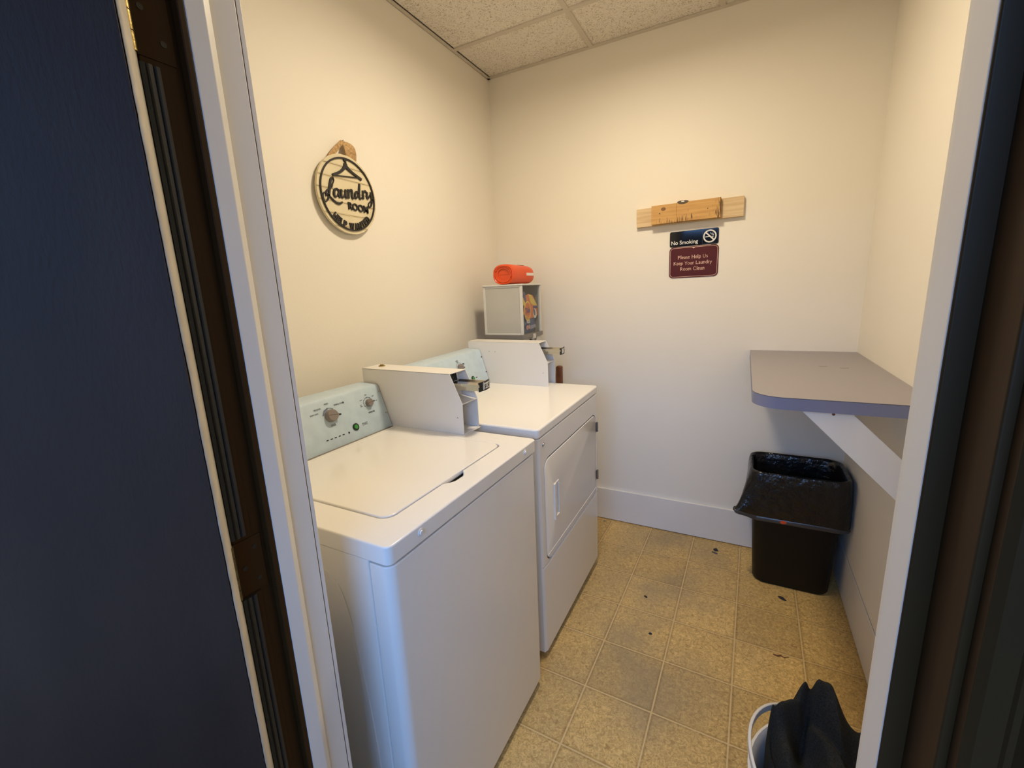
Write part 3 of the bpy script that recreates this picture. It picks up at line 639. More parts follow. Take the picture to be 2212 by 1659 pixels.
for (u, v) in ((-.562, .138), (-.560, .058)): screw(csd, 'console_screw', mpd(u, v, 0), nD, .0035, M_black)
cbd = coin_box(dr, .130, CY0, CY1, DZ, 1.163, .532, .575, 1.066, 1.120, '25')
for (u, v) in ((.255, 1.113), (.288, 1.112)):
    bm = BM(); cyl(bm, (u, CY0-.0008, v), (u, CY0+.001, v), .0016, seg=10); obj('screw_hole', bm, M_black, cbd)
bm = BM(); cyl(bm, (.55, CY0-.0008, 1.014), (.55, CY0+.001, 1.014), .0014, seg=10); obj('screw_hole', bm, M_black, cbd)
dr.rotation_euler = (math.radians(1.1), 0, 0); dr.location.z = .0005

# ================================================================== DETERGENT DISPENSER ON ITS STAND
vx0, vx1, vy0, vy1, vz0, vz1 = .112, .350, -.372, -.125, 1.180, 1.440
vd = thing('soap_dispenser', 'grey glass-fronted vending cabinet behind the dryer with a detergent pouch inside', 'dispenser', ((vx0+vx1)/2, (vy0+vy1)/2, 0))
bm = BM(); P = .014
for (x, y) in ((vx0, vy0), (vx1-P, vy0), (vx0, vy1-P), (vx1-P, vy1-P)):
    bm = BM(); box(bm, x, x+P, y, y+P, vz0, vz1); obj('corner_post', bm, M_cabframe, vd, bevel=.002)
for z_ in (vz0, vz1-.008):
    bm = BM(); box(bm, vx0+P, vx1-P, vy0, vy0+P, z_, z_+.008); obj('cross_rail', bm, M_cabframe, vd, bevel=.001)
bm = BM(); prism(bm, rrect((vx0+vx1)/2, (vy0+vy1)/2, (vx1-vx0)/2+.005, (vy1-vy0)/2+.005, .012), 'z', vz1, vz1+.009); obj('cabinet_lid', bm, M_cabframe, vd, bevel=.003)
bm = BM(); box(bm, vx0+P, vx1-P, vy0+.003, vy0+.006, vz0, vz1); obj('side_panel', bm, M_cabgrey, vd)
bm = BM(); box(bm, vx0+P, vx1-P, vy1-.006, vy1-.003, vz0, vz1); box(bm, vx0+.003, vx0+.006, vy0+P, vy1-P, vz0, vz1); obj('rear_panel', bm, mat('brown_grey_panel', (.34, .29, .22), .6), vd)
bm = BM(); box(bm, vx1-.005, vx1-.003, vy0+P, vy1-P+.002, vz0, vz1); obj('front_pane', bm, M_glass, vd)
bm = BM(); prism(bm, rrect((vx0+vx1)/2+.001, (vy0+vy1)/2, (vx1-vx0)/2+.006, (vy1-vy0)/2+.006, .01), 'z', vz0-.022, vz0); obj('base_tray', bm, M_cabbase, vd, bevel=.002)
bm = BM(); box(bm, .20, .338, -.345, -.14, 1.06, vz0-.022); box(bm, .338, .352, -.200, -.135, 1.10, vz0-.022); mech = obj('coin_mechanism', bm, M_dispw, vd, bevel=.003)
bm = BM(); box(bm, .351, .362, -.262, -.232, 1.150, 1.176); obj('coin_tab', bm, M_dispw, mech, bevel=.001)
bm = BM(); cyl(bm, (.336, -.262, 1.137), (.347, -.262, 1.137), .010); obj('coin_slot', bm, M_black, mech)
bm = BM(); cyl(bm, (.27, -.24, .02), (.27, -.24, 1.06), .022); cyl(bm, (.27, -.24, 0), (.27, -.24, .02), .13, .12, 32); obj('stand', bm, M_black, vd)
# pouch of detergent inside
po = thing('detergent_pouch', 'orange and blue detergent pouch standing inside the grey glass-fronted cabinet', 'detergent pouch', (.31, -.24, vz0))
mpo = lambda u, v, d: (.322+d+.012*math.cos((u+.24)/.10*PI/2)*math.cos(max(-1, min(1, (v-1.28)/.11))*PI/2), u, v)
def grid_poly(bm, outline, mapf, t0, t1):  # simple extruded shape with subdivided border for the bulge
    poly(bm, outline, mapf, t0, t1)
bm = BM(); cols = 14; rows = 16; G = []
def hw(v):  # left and right limits of the pouch at height v
    q = (v-1.182)/.20; l_ = -.335+.012*(1-min(1, q*6))-0*q; r_ = -.146+(-.02 if q < .1 else 0)-max(0, q-.72)*.42; return l_, r_
for side in (1, -1):
    GG = []
    for j in range(rows+1):
        v = 1.182+.205*j/rows; l_, r_ = hw(v); row = []
        for i in range(cols+1):
            u = l_+(r_-l_)*i/cols; b_ = math.sin(PI*i/cols)**.5*math.sin(PI*(.06+.9*j/rows))**.5
            row.append(bm.verts.new((.318+(.014 if side > 0 else -.03)*b_, u, v)))
        GG.append(row)
    for j in range(rows):
        for i in range(cols): bm.faces.new((GG[j][i], GG[j][i+1], GG[j+1][i+1], GG[j+1][i]))
bmesh.ops.remove_doubles(bm, verts=bm.verts, dist=1e-5); bmesh.ops.recalc_face_normals(bm, faces=bm.faces); obj('pouch_body', bm, M_blue, po, smooth=60)
mpo = lambda u, v, d: (.334+d, u, v)
def deco(name, pts, m, d): bm = BM(); poly(bm, pts, mpo, d-.0008, d); return obj(name, bm, m, po)
deco('orange_band', [(-.330, 1.290), (-.30, 1.385), (-.262, 1.395), (-.20, 1.385), (-.145, 1.32), (-.142, 1.275), (-.19, 1.262), (-.25, 1.26)], M_or, .0006)
deco('yellow_flap', [(-.262, 1.393), (-.225, 1.388), (-.185, 1.362), (-.148, 1.328), (-.200, 1.330), (-.235, 1.345)], M_yel, .0012)
deco('purple_corner', [(-.338, 1.395), (-.318, 1.412), (-.300, 1.398), (-.288, 1.352), (-.302, 1.345), (-.322, 1.375)], M_purple, .0012)
deco('yellow_strip', [(-.342, 1.382), (-.328, 1.378), (-.292, 1.335), (-.300, 1.315), (-.325, 1.335), (-.342, 1.350)], M_yel, .0016)
deco('logo_ring', ellipse(-.278, 1.303, .042, .054, 36), M_yel, .0024); deco('logo_disc', ellipse(-.278, 1.303, .034, .045, 36), M_or, .0032)
deco('logo_smile', [(-.306, 1.283), (-.278, 1.268), (-.250, 1.283), (-.250, 1.276), (-.278, 1.258), (-.306, 1.275)], M_oryel, .0036)
deco('purple_strip', [(-.205, 1.328), (-.150, 1.326), (-.150, 1.312), (-.205, 1.316)], M_purple, .0020)
deco('white_drop', ellipse(-.182, 1.285, .022, .028, 24, .3), M_signwhite, .0016); deco('blue_swirl', ellipse(-.190, 1.293, .011, .020, 20, .3), M_blue, .0022)
deco('pink_dot', ellipse(-.285, 1.213, .014, .013, 16), M_pinkish, .0016); deco('pink_dot', ellipse(-.262, 1.215, .010, .012, 16), M_pinkish, .0018)
deco('pale_block', [(-.248, 1.222), (-.178, 1.224), (-.178, 1.206), (-.248, 1.200)], mat('pouch_pale', (.30, .31, .42), .4), .0014)
bm = BM(); text(bm, 'Tide', mpo, -.278, 1.292, .030, .0038, .0046, width=.062, bold=.015, rot=.12); obj('logo_lettering', bm, M_purple, po)
bm = BM(); text(bm, 'PODS', mpo, -.272, 1.236, .017, .0012, .0020, width=.040, bold=.03); obj('pouch_lettering', bm, M_signwhite, po)

# ================================================================== ORANGE DETERGENT BOTTLE lying on the dispenser
bt = thing('detergent_bottle', 'orange plastic detergent jug lying on its side on the grey dispenser cabinet', 'bottle', (.26, -.26, vz1+.009))
BX, BZ = .246, vz1+.009+.0525
bm = BM(); rings = []
# stations along +y from base to neck: (y, half width x, half height z, x shift)
for (yy, hx, hz, dx_) in ((-.372, .050, .040, 0), (-.378, .056, .046, 0), (-.376, .060, .050, 0), (-.366, .063, .0525, 0), (-.33, .064, .053, 0), (-.28, .064, .052, .004), (-.23, .064, .051, .010), (-.19, .063, .050, .016), (-.16, .058, .047, .020), (-.14, .048, .040, .022), (-.128, .034, .030, .022), (-.122, .020, .020, .022)):
    ring = []
    for k in range(40):
        a_ = 2*PI*k/40; c_, s_ = math.cos(a_), math.sin(a_); e_ = .75
        ring.append((BX+dx_+hx*math.copysign(abs(c_)**e_, c_), yy, BZ+hz*math.copysign(abs(s_)**e_, s_)-(.0525-max(hz, .045))*.5))
    rings.append(ring)
loft(bm, rings, True, True); jug = obj('jug_body', bm, M_orange, bt, smooth=50)
cb = BM(); loft(cb, [[(BX+.036*math.cos(2*PI*k/32), y_, BZ+.030*math.sin(2*PI*k/32)) for k in range(32)] for y_ in (-.40, -.366)]); boolean(jug, cb)
bm = BM(); tube(bm, [(BX+.048*math.cos(2*PI*k/40), -.3725, BZ+.041*math.sin(2*PI*k/40)) for k in range(40)], .0035, 8, True); obj('base_ring', bm, M_orange, jug)
bm = BM(); box(bm, BX-.03, BX+.03, -.3675, -.3655, BZ-.001, BZ+.001); obj('base_seam', bm, M_orange, jug)
bm = BM(); poly(bm, ellipse(-.215, 0, .042, .006, 24), lambda u, v, d: (BX+.025+v, u, BZ+.0475+d), 0, .0035); obj('handle_opening', bm, mat('dark_recess', (.10, .01, .005), .6), jug)
bm = BM(); prism(bm, [(BX+.070, -.240), (BX+.0765, -.240), (BX+.0815, -.165), (BX+.074, -.165)], 'z', BZ-.008, BZ+.007); obj('white_sticker', bm, M_sticker, jug, bevel=.001)

# brown block low on the back wall, just behind the dryer's coin box
bm = BM(); box(bm, .395, .430, -.038, -.0005, .84, .958); tag(obj('wooden_block', bm, M_brownblock, None, bevel=.010, seg=3), 'small brown wooden block fixed to the back wall behind the dryer', 'wood block')

# ================================================================== FOLDING COUNTER
fc = thing('folding_counter', 'grey laminate folding shelf fixed in the right back corner above the bin', 'counter', (1.64, -.51, 1.0385))
cx0, cx1, cy0, cy1, cz0, cz1 = 1.428, W-.0005, -1.019, -.0005, 1.0385, 1.0752
R_ = .085; pts = [(cx1, cy0), (cx1, cy1), (cx0, cy1)]+[(cx0+R_-R_*math.cos(PI/2*i/12), cy0+R_-R_*math.sin(PI/2*i/12)) for i in range(13)]
bm = BM(); prism(bm, pts, 'z', cz1-.0012, cz1); obj('counter_top', bm, M_lam, fc)
bm = BM(); prism(bm, pts, 'z', cz0, cz1-.0022); obj('counter_edge', bm, M_lamedge, fc)
bm = BM(); ins = [(min(cx1, max(x, cx0)), y) for x, y in pts]; prism(bm, [(x+(.0008 if x < 1.6 else 0), y+.0008 if y < -.5 else y) for x, y in ins], 'z', cz1-.0022, cz1-.0012); obj('laminate_seam', bm, mat('dark_seam', (.03, .025, .03), .6), fc)
mc = lambda u, v, d: (u, v, cz1+d)
for (u, v) in ((1.674, -.430), (1.737, -.457)): bm = BM(); stroke(bm, [(u-.014, v-.001), (u-.004, v-.006), (u+.006, v-.005), (u+.014, v+.003)], .0022, mc, 0, .0004); obj('scratch', bm, M_knot, fc)
bm = BM(); prism(bm, [(1.551, cz0), (1.672, cz0), (W-.001, cz0-(W-.001-1.672)), (W-.001, cz0-(W-.001-1.551))], 'y', -.995, -.975); br = obj('brace', bm, M_white, fc, bevel=.001)
bm = BM(); cyl(bm, (1.632, -.9955, 1.030), (1.632, -.9945, 1.030), .004, seg=14); obj('brace_screw', bm, M_brownblock, br)
bm = BM(); box(bm, W-.020, W-.001, -.95, -.02, cz0-.05, cz0); obj('wall_cleat', bm, M_wall, fc)

# ================================================================== WASTE BIN WITH LINER
wb = thing('waste_bin', 'black rectangular plastic waste bin on the floor under the folding shelf', 'waste bin', (1.645, -.20, 0))
def ring3(cx, cy, hx, hy, r, z, n=8): return [(p[0], p[1], z) for p in rrect(cx, cy, hx, hy, r, n)]
bm = BM(); loft(bm, [ring3(1.652, -.188, .145, .112, .045, .001), ring3(1.652, -.188, .152, .119, .05, .012), ring3(1.648, -.195, .180, .135, .05, .52), ring3(1.648, -.195, .186, .140, .052, .545), ring3(1.648, -.195, .186, .140, .052, .560), ring3(1.648, -.195, .176, .131, .045, .560), ring3(1.648, -.195, .172, .128, .045, .50), ring3(1.65, -.19, .142, .108, .04, .02)], True, True)
obj('bin_body', bm, M_bin, wb, smooth=50)
ln_ = thing('bin_liner', 'black plastic liner folded over the rim of the black waste bin', 'bin liner', (1.645, -.20, .36))
bm = BM(); rings = []
def wob(ring, amp, fz, ph):
    out = []; n = len(ring); cxm = sum(p[0] for p in ring)/n; cym = sum(p[1] for p in ring)/n
    for i, p in enumerate(ring):
        d = Vector((p[0]-cxm, p[1]-cym, 0)).normalized(); s_ = amp*(noise.noise((p[0]*24, p[1]*24, ph))*1.1+noise.noise((p[0]*60, p[1]*60, ph*3))*.9+abs(noise.noise((p[0]*38+3, p[1]*38, ph*2)))*.8)
        out.append((min(p[0]+d.x*s_, W-.009), min(p[1]+d.y*s_, -.002), p[2]+fz*noise.noise((p[0]*9+5, p[1]*9, ph))))
    return out
N8 = 22
def R3(cx, cy, hx, hy, r, z): return ring3(cx, cy, hx, hy, r, z, N8)
prof = [(.196, .149, .352, .014, .010), (.198, .150, .372, .012, .008), (.1955, .149, .42, .006, .0), (.196, .150, .46, .005, .0), (.196, .149, .50, .004, 0), (.194, .147, .54, .003, 0), (.190, .144, .566, .002, .002), (.184, .139, .572, .001, .003), (.174, .130, .566, .003, .002), (.168, .124, .52, .006, 0), (.160, .118, .42, .012, 0), (.150, .108, .30, .018, 0), (.13, .09, .18, .02, 0), (.09, .06, .10, .02, 0)]
for i, (hx, hy, z, a_, fz) in enumerate(prof): rings.append(wob(R3(1.6475, -.196, hx, hy, .055 if hx > .15 else .05, z), a_, fz, i*.35))
# pull the hem out to a corner on the near left
for i in (0, 1, 2, 3, 4):
    rr = []
    for p in rings[i]:
        d = math.hypot(p[0]-1.455, p[1]+.33); k = math.exp(-(d/.045)**2)*(1, .8, .55, .35, .18)[i]
        rr.append((p[0]-.062*k, p[1]-.018*k, p[2]+.030*k))
    rings[i] = rr
Rr = loft(bm, rings, False, True)
lo = obj('liner_film', bm, M_bag, ln_, smooth=70, subsurf=1, solid=.0008)
bm = BM(); r0 = rings[0]; strips = []
for (off, dz) in ((.000, .006), (.0035, .003), (.0040, -.009), (.0005, -.013)):
    strips.append([(min(p[0]+(1 if p[0] > 1.6475 else -1)*off*(.4+abs(noise.noise((p[0]*30, p[1]*30, 1)))*2), W-.007), p[1]-(off if p[1] < -.2 else -off*.2)*(.4+abs(noise.noise((p[0]*22, p[1]*30, 5)))*2), p[2]+dz*(1+.5*noise.noise((p[0]*16, p[1]*16, 8)))) for p in r0])
loft(bm, strips, False, False)
obj('liner_hem', bm, mat('black_film_hem', (.05, .05, .052), .28), ln_)
bm = BM(); mq = lambda u, v, d: (u, -.196-.150-d, v)
poly(bm, [(1.588, .349), (1.594, .356), (1.603, .357), (1.613, .352), (1.606, .347), (1.595, .345)], mq, -.002, .0085); obj('red_mark', bm, mat('red_print', (.6, .08, .02), .4), ln_)

# ================================================================== BASKET AND CLOTHES
BC = (1.650, -1.500)
bk = thing('laundry_basket', 'round white plastic laundry basket on the floor by the right doorway edge', 'basket', (BC[0], BC[1], 0))
bm = BM()
def circ(r, z, n=56): return [(BC[0]+r*math.cos(2*PI*k/n), BC[1]+r*math.sin(2*PI*k/n), z) for k in range(n)]
loft(bm, [circ(.145, .0), circ(.150, .01), circ(.178, .285), circ(.188, .292), circ(.190, .300), circ(.184, .302), circ(.172, .288), circ(.145, .015)], True, True); obj('basket_wall', bm, M_basket, bk, smooth=50)
bm = BM(); A = []
hp = []
for i in range(25):
    a_ = math.radians(108+(i/24)*124); zz = .290+.075*math.sin(PI*i/24)**.55; hp.append((BC[0]+.190*math.cos(a_), BC[1]+.190*math.sin(a_), zz))
for i, p in enumerate(hp):
    rad = Vector((p[0]-BC[0], p[1]-BC[1], 0)).normalized(); tn = (Vector(hp[min(i+1, 24)])-Vector(hp[max(0, i-1)])).normalized(); up = rad.cross(tn).normalized()
    P_ = Vector(p); A.append([bm.verts.new(P_+rad*a1+up*b1) for a1, b1 in ((-.0035, -.009), (.0035, -.009), (.0035, .009), (-.0035, .009))])
for a_, b_ in zip(A, A[1:]):
    for k in range(4): bm.faces.new((a_[k], a_[(k+1) % 4], b_[(k+1) % 4], b_[k]))
bm.faces.new(A[0]); bm.faces.new(A[-1][::-1]); bmesh.ops.recalc_face_normals(bm, faces=bm.faces); obj('basket_handle', bm, M_basket, bk, bevel=.002)

cl_ = thing('dark_clothes', 'crumpled dark grey clothes heaped in the white laundry basket', 'clothes', (1.65, -1.48, .25))
bm = BM(); n = 110; G = {}
def hgt(x, y):
    g_ = lambda cx, cy, sx_, sy_, a_, rot=0: a_*math.exp(-((((x-cx)*math.cos(rot)+(y-cy)*math.sin(rot))/sx_)**2+((-(x-cx)*math.sin(rot)+(y-cy)*math.cos(rot))/sy_)**2))
    h = .305
    h += g_(1.612, -1.395, .048, .085, .134, .15)+g_(1.70, -1.41, .06, .05, .075)+g_(1.745, -1.45, .026, .06, .075)+g_(1.60, -1.54, .07, .05, .05)+g_(1.53, -1.50, .030, .05, .060)
    t_ = max(0, min(1, ((x-1.515)*.06+(y+1.450)*.055)/(.06**2+.055**2))); dd2 = math.hypot(x-1.515-.06*t_, y+1.450-.055*t_); h += (.122+.006*t_)*math.exp(-(dd2/.027)**2)
    h -= .055*math.exp(-((x-1.583-(y+1.39)*.25)/.008)**2)*math.exp(-((y+1.39)/.07)**2)
    q = noise.noise((x*7, y*7, 1.3)); wx, wy = x+.05*q, y+.05*noise.noise((x*6, y*6, 4))
    h += .030*(1-abs(math.sin((wx*1.0+wy*.45)*26)))**1.5-.010+.022*(1-abs(noise.noise((x*13, y*8, 7)))*2)-.010*abs(noise.noise((x*30, y*22, 2)))
    h -= .020*math.exp(-((wx*.5+wy-(-.66))/.010)**2)
    return h
R0 = .152
for j in range(0, 46):
    for k in range(n):
        f = j/45; a_ = 2*PI*k/n; r = R0*min(1, f*1.22)
        ex = 1.0; x = BC[0]+.003+r*ex*math.cos(a_); y = BC[1]+.02+r*math.sin(a_)
        z = hgt(x, y)
        if f > .82: q = (f-.82)/.18; z = z*(1-q)+.20*q; x += .006*math.cos(a_)*math.sin(PI*q); y += .006*math.sin(a_)*math.sin(PI*q)
        else: 
            q = f/.82; z -= .035*q**6
        G[(j, k)] = bm.verts.new((x, y, z))
for j in range(45):
    for k in range(n): 
        k2 = (k+1) % n
        bm.faces.new((G[(j, k)], G[(j, k2)], G[(j+1, k2)], G[(j+1, k)]))
bmesh.ops.remove_doubles(bm, verts=bm.verts, dist=1e-5); bmesh.ops.recalc_face_normals(bm, faces=bm.faces)
obj('garment', bm, M_cloth, cl_, smooth=80, subsurf=1)
# ================================================================== ROUND "LAUNDRY ROOM" SIGN on the left wall
SY, SZ = -1.171, 1.797
sg = thing('round_sign', 'round cream shiplap sign with black laundry room lettering on the left wall', 'sign', (0, SY, SZ))
ms = lambda u, v, d: (d, SY+u, SZ+v)
SR = .1425
bm = BM(); bnd = [-SR]; gz = [-.119, -.075, -.033, .010, .053, .098]
def chord(v): return math.sqrt(max(0, SR*SR-v*v))
poly(bm, ellipse(0, 0, SR, SR, 96), ms, .012, .020); obj('sign_backing', bm, M_cream, sg, bevel=.001)
edges = [-SR]+gz+[SR]
bm = BM()
for a_, b_ in zip(edges, edges[1:]):
    lo_, hi_ = a_+.0012, b_-.0012
    vsx = [lo_+(hi_-lo_)*i/10 for i in range(11)]
    pts = [(chord(v)-.0005, v) for v in vsx]+[(-chord(v)+.0005, v) for v in vsx[::-1]]
    pts = [p for i, p in enumerate(pts) if i == 0 or (abs(p[0]-pts[i-1][0])+abs(p[1]-pts[i-1][1])) > 1e-5]
    poly(bm, pts, ms, .019, .0225)
obj('sign_boards', bm, M_cream, sg)
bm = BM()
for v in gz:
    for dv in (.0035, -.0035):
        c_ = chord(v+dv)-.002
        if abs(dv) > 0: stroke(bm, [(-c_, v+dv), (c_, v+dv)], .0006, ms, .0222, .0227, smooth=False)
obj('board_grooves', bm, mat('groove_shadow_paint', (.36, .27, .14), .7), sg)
bm = BM(); D0, D1 = .0225, .0275
stroke(bm, ellipse(0, 0, .1285, .1285, 80), .0052, ms, D0, D1, closed=True, smooth=False); obj('sign_ring', bm, M_black_sign, sg)
bm = BM()
poly(bm, ellipse(-.002, .124, .0072, .0072, 20), ms, D0, D1); stroke(bm, [(-.004, .121), (.001, .114), (-.002, .106)], .0045, ms, D0, D1)
stroke(bm, [(-.002, .109), (-.008, .096), (-.030, .077), (-.068, .058)], [.014, .012, .0085, .0095], ms, D0, D1)
stroke(bm, [(-.002, .109), (.004, .098), (.030, .084), (.072, .068)], [.014, .012, .0085, .0095], ms, D0, D1)
stroke(bm, [(-.062, .0585), (.060, .072)], .0030, ms, D0, D1, smooth=False); obj('hanger_motif', bm, M_black_sign, sg)
bm = BM(); T_, t_ = .0085, .0035
for pts, wd_ in (
 ([(-.073, .027), (-.066, .040), (-.069, .049), (-.078, .042), (-.087, .018), (-.094, -.011), (-.099, -.025), (-.107, -.037), (-.117, -.039), (-.121, -.031), (-.121, -.017), (-.114, -.009), (-.103, -.011), (-.090, -.021), (-.073, -.033), (-.059, -.039), (-.045, -.037), (-.036, -.030)], [t_, t_, .0045, T_, .0095, T_, .006, t_, t_, t_, t_, t_, .004, .0055, .0065, .007, .0065, .004]),
 ([(-.073, .027), (-.080, .012), (-.094, .006), (-.106, -.006), (-.107, -.021)], [t_, t_, .004, .006, .005]),
 ([(-.046, .007), (-.056, .013), (-.067, .006), (-.071, -.007), (-.068, -.016), (-.060, -.015), (-.050, .000)], [t_, .005, T_, .009, .006, t_, t_]), ([(-.045, .012), (-.049, -.005), (-.046, -.015), (-.037, -.009)], [.007, .0085, .006, t_]),
 ([(-.034, .014), (-.038, -.004), (-.034, -.014), (-.027, -.011), (-.017, .008)], [.007, .009, .006, t_, t_]), ([(-.014, .017), (-.018, -.003), (-.015, -.013), (-.006, -.006)], [.007, .009, .006, t_]),
 ([(.000, .020), (-.004, -.013)], [.008, .008]), ([(-.003, .002), (.008, .019), (.016, .018), (.014, -.001), (.018, -.010), (.026, -.004)], [t_, .005, .008, .009, .006, t_]),
 ([(.048, .017), (.038, .018), (.030, .004), (.033, -.007), (.042, .000), (.050, .014)], [t_, .006, .009, .006, t_, t_]), ([(.059, .050), (.054, .026), (.051, .006), (.055, -.006), (.065, .001)], [.0075, .0095, .009, .006, t_]),
 ([(.073, .028), (.071, -.004)], [.007, .009]), ([(.073, .014), (.083, .029), (.090, .024)], [t_, .005, .008]),
 ([(.095, .026), (.092, .008), (.098, .002), (.110, .018)], [.007, .009, .005, t_]), ([(.115, .029), (.117, .010), (.116, -.009), (.109, -.025), (.100, -.031), (.096, -.021), (.109, -.007), (.126, .006)], [.007, .009, .008, .005, t_, t_, t_, t_])):
    stroke(bm, pts, wd_, ms, D0, D1)
text(bm, 'ROOM', ms, .041, -.0535, .026, D0, D1, width=.101, bold=.022, rot=-.03)
obj('sign_lettering', bm, M_black_sign, sg)
bm = BM(); s_ = 'HELP WANTED'; n_ = len(s_)
adv = [.9, .8, .75, .85, .55, 1.25, .95, .95, .85, .8, .9]; tot = sum(adv); acc = 0
for ch, a_ in zip(s_, adv):
    an = math.radians(-137+98*(acc+a_/2)/tot); acc += a_
    if ch != ' ': text(bm, ch, ms, .1265*math.cos(an), .1265*math.sin(an), .0235, D0, D1, width=.0150*a_*1.22, bold=.05, rot=an+PI/2)
obj('curved_lettering', bm, M_black_sign, sg)
def ribbon(name, L_, R2, xs):
    bm = BM(); n = len(L_); A = [bm.verts.new((xs[i], SY+L_[i][0], SZ+L_[i][1])) for i in range(n)]; B = [bm.verts.new((xs[i]+.004, SY+R2[i][0], SZ+R2[i][1])) for i in range(n)]
    for i in range(n-1): bm.faces.new((A[i], A[i+1], B[i+1], B[i]))
    return obj(name, bm, M_burlap, sg, smooth=80, subsurf=2, solid=.0012)
ribbon('burlap_strap', [(-.100, .080), (-.082, .107), (-.061, .139), (-.042, .159), (-.025, .177), (-.007, .193), (.006, .198), (.010, .194)], [(-.050, .116), (-.036, .134), (-.020, .152), (-.010, .164), (-.002, .174), (.004, .184), (.008, .190), (.011, .192)], [.006, .008, .012, .015, .018, .018, .012, .006])
ribbon('burlap_strap', [(.010, .197), (.030, .196), (.050, .190), (.062, .176), (.068, .158), (.070, .138), (.068, .110)], [(.008, .188), (.004, .178), (-.003, .166), (-.003, .158), (.003, .150), (.011, .142), (.024, .116)], [.006, .014, .022, .024, .020, .014, .008])
bm = BM(); cyl(bm, (0, SY+.009, SZ+.193), (.020, SY+.009, SZ+.196), .0016, seg=8); obj('nail', bm, M_steel, sg)

# ================================================================== WOOD PLANKS, NOTICES on the back wall
pk = thing('wooden_plank', 'pale pine board on the back wall with a shorter amber board on its face', 'plank', (1.11, -.001, 1.757))
def tilt(bm_, c, a_): bmesh.ops.rotate(bm_, verts=bm_.verts, cent=c, matrix=Matrix.Rotation(a_, 3, 'Y'))
bm = BM(); box(bm, .863, 1.360, -.021, -.001, 1.712, 1.803); tilt(bm, (1.11, 0, 1.757), -.008); obj('backing_board', bm, M_pine, pk, bevel=.001)
bm = BM(); box(bm, .942, 1.062, -.046, -.021, 1.7155, 1.8055); tilt(bm, (1.11, 0, 1.757), -.006); box(bm, 1.0625, 1.262, -.0465, -.021, 1.7165, 1.807); obj('front_board', bm, M_pine2, pk, bevel=.0008)
mk = lambda u, v, d: (u, -.046-d, v)
bm = BM(); poly(bm, ellipse(1.000, 1.784, .0115, .0085, 20), mk, -.001, .0006); obj('knot', bm, M_knot, pk); bm = BM(); poly(bm, ellipse(.983, 1.764, .0028, .0035, 14), mk, -.001, .0007); obj('screw_hole', bm, M_ink, pk); bm = BM(); poly(bm, ellipse(1.205, 1.763, .003, .003, 14), mk, -.001, .0011); obj('screw_hole', bm, M_knot, pk)
bm = BM(); half = [(1.091+.026*math.cos(PI*i/16+PI), 1.8085+.011*math.sin(PI*i/16+PI)) for i in range(17)]+[(1.091+.026*math.cos(PI*i/16), 1.8085+.0055*math.sin(PI*i/16)) for i in range(1, 16)]
poly(bm, half, mk, -.004, .002); cp_ = obj('metal_clip', bm, mat('dark_clip_metal', (.10, .08, .055), .4, .7), pk, bevel=.0006)
bm = BM(); box(bm, 1.084, 1.098, -.0487, -.047, 1.8065, 1.8115); obj('clip_highlight', bm, M_signwhite, cp_)

def rot2(f, cu, cv, a_): return lambda u, v, d: f(cu+(u-cu)*math.cos(a_)-(v-cv)*math.sin(a_), cv+(u-cu)*math.sin(a_)+(v-cv)*math.cos(a_), d)
mb = lambda u, v, d: (u, -.0005-d, v)
ns = thing('no_smoking_sign', 'black No Smoking sign with white symbol on the back wall under the plank', 'sign', (1.144, -.0005, 1.637))
mn = rot2(mb, 1.144, 1.637, .012)
bm = BM(); poly(bm, rrect(1.1435, 1.6370, .1143, .0375, .008), mn, 0, .003); obj('sign_plate', bm, M_signblack, ns, bevel=.0006)
bm = BM(); text(bm, 'No Smoking', mn, 1.1005, 1.6105, .0185, .003, .0034, width=.127, bold=.010)
SCX, SCZ = 1.2175, 1.6375
stroke(bm, ellipse(SCX, SCZ, .0275, .0275, 48), .0062, mn, .003, .0034, closed=True, smooth=False)
stroke(bm, [(SCX-.0185, SCZ+.0185), (SCX+.0185, SCZ-.0185)], .0062, mn, .003, .0035, smooth=False)
poly(bm, [(SCX-.0205, SCZ-.0005), (SCX-.0005, SCZ+.0002), (SCX+.0025, SCZ-.0035), (SCX-.0205, SCZ-.0045)], mn, .003, .0034)
poly(bm, [(SCX+.006, SCZ-.0030), (SCX+.015, SCZ-.0025), (SCX+.018, SCZ-.0065), (SCX+.010, SCZ-.0075)], mn, .003, .0034)
for pts in ([(SCX+.014, SCZ+.000), (SCX+.017, SCZ+.006), (SCX+.013, SCZ+.010), (SCX+.014, SCZ+.015)], [(SCX+.009, SCZ+.003), (SCX+.011, SCZ+.007), (SCX+.007, SCZ+.010), (SCX+.003, SCZ+.013), (SCX+.005, SCZ+.018)]): stroke(bm, pts, .0018, mn, .003, .0034)
obj('sign_lettering', bm, M_signwhite, ns)
bm = BM(); stroke(bm, rrect(1.2195, 1.6375, .0355, .0335, .003), .0004, mn, .003, .0032, closed=True, smooth=False); obj('symbol_border', bm, mat('faint_line', (.16, .17, .2), .3), ns)

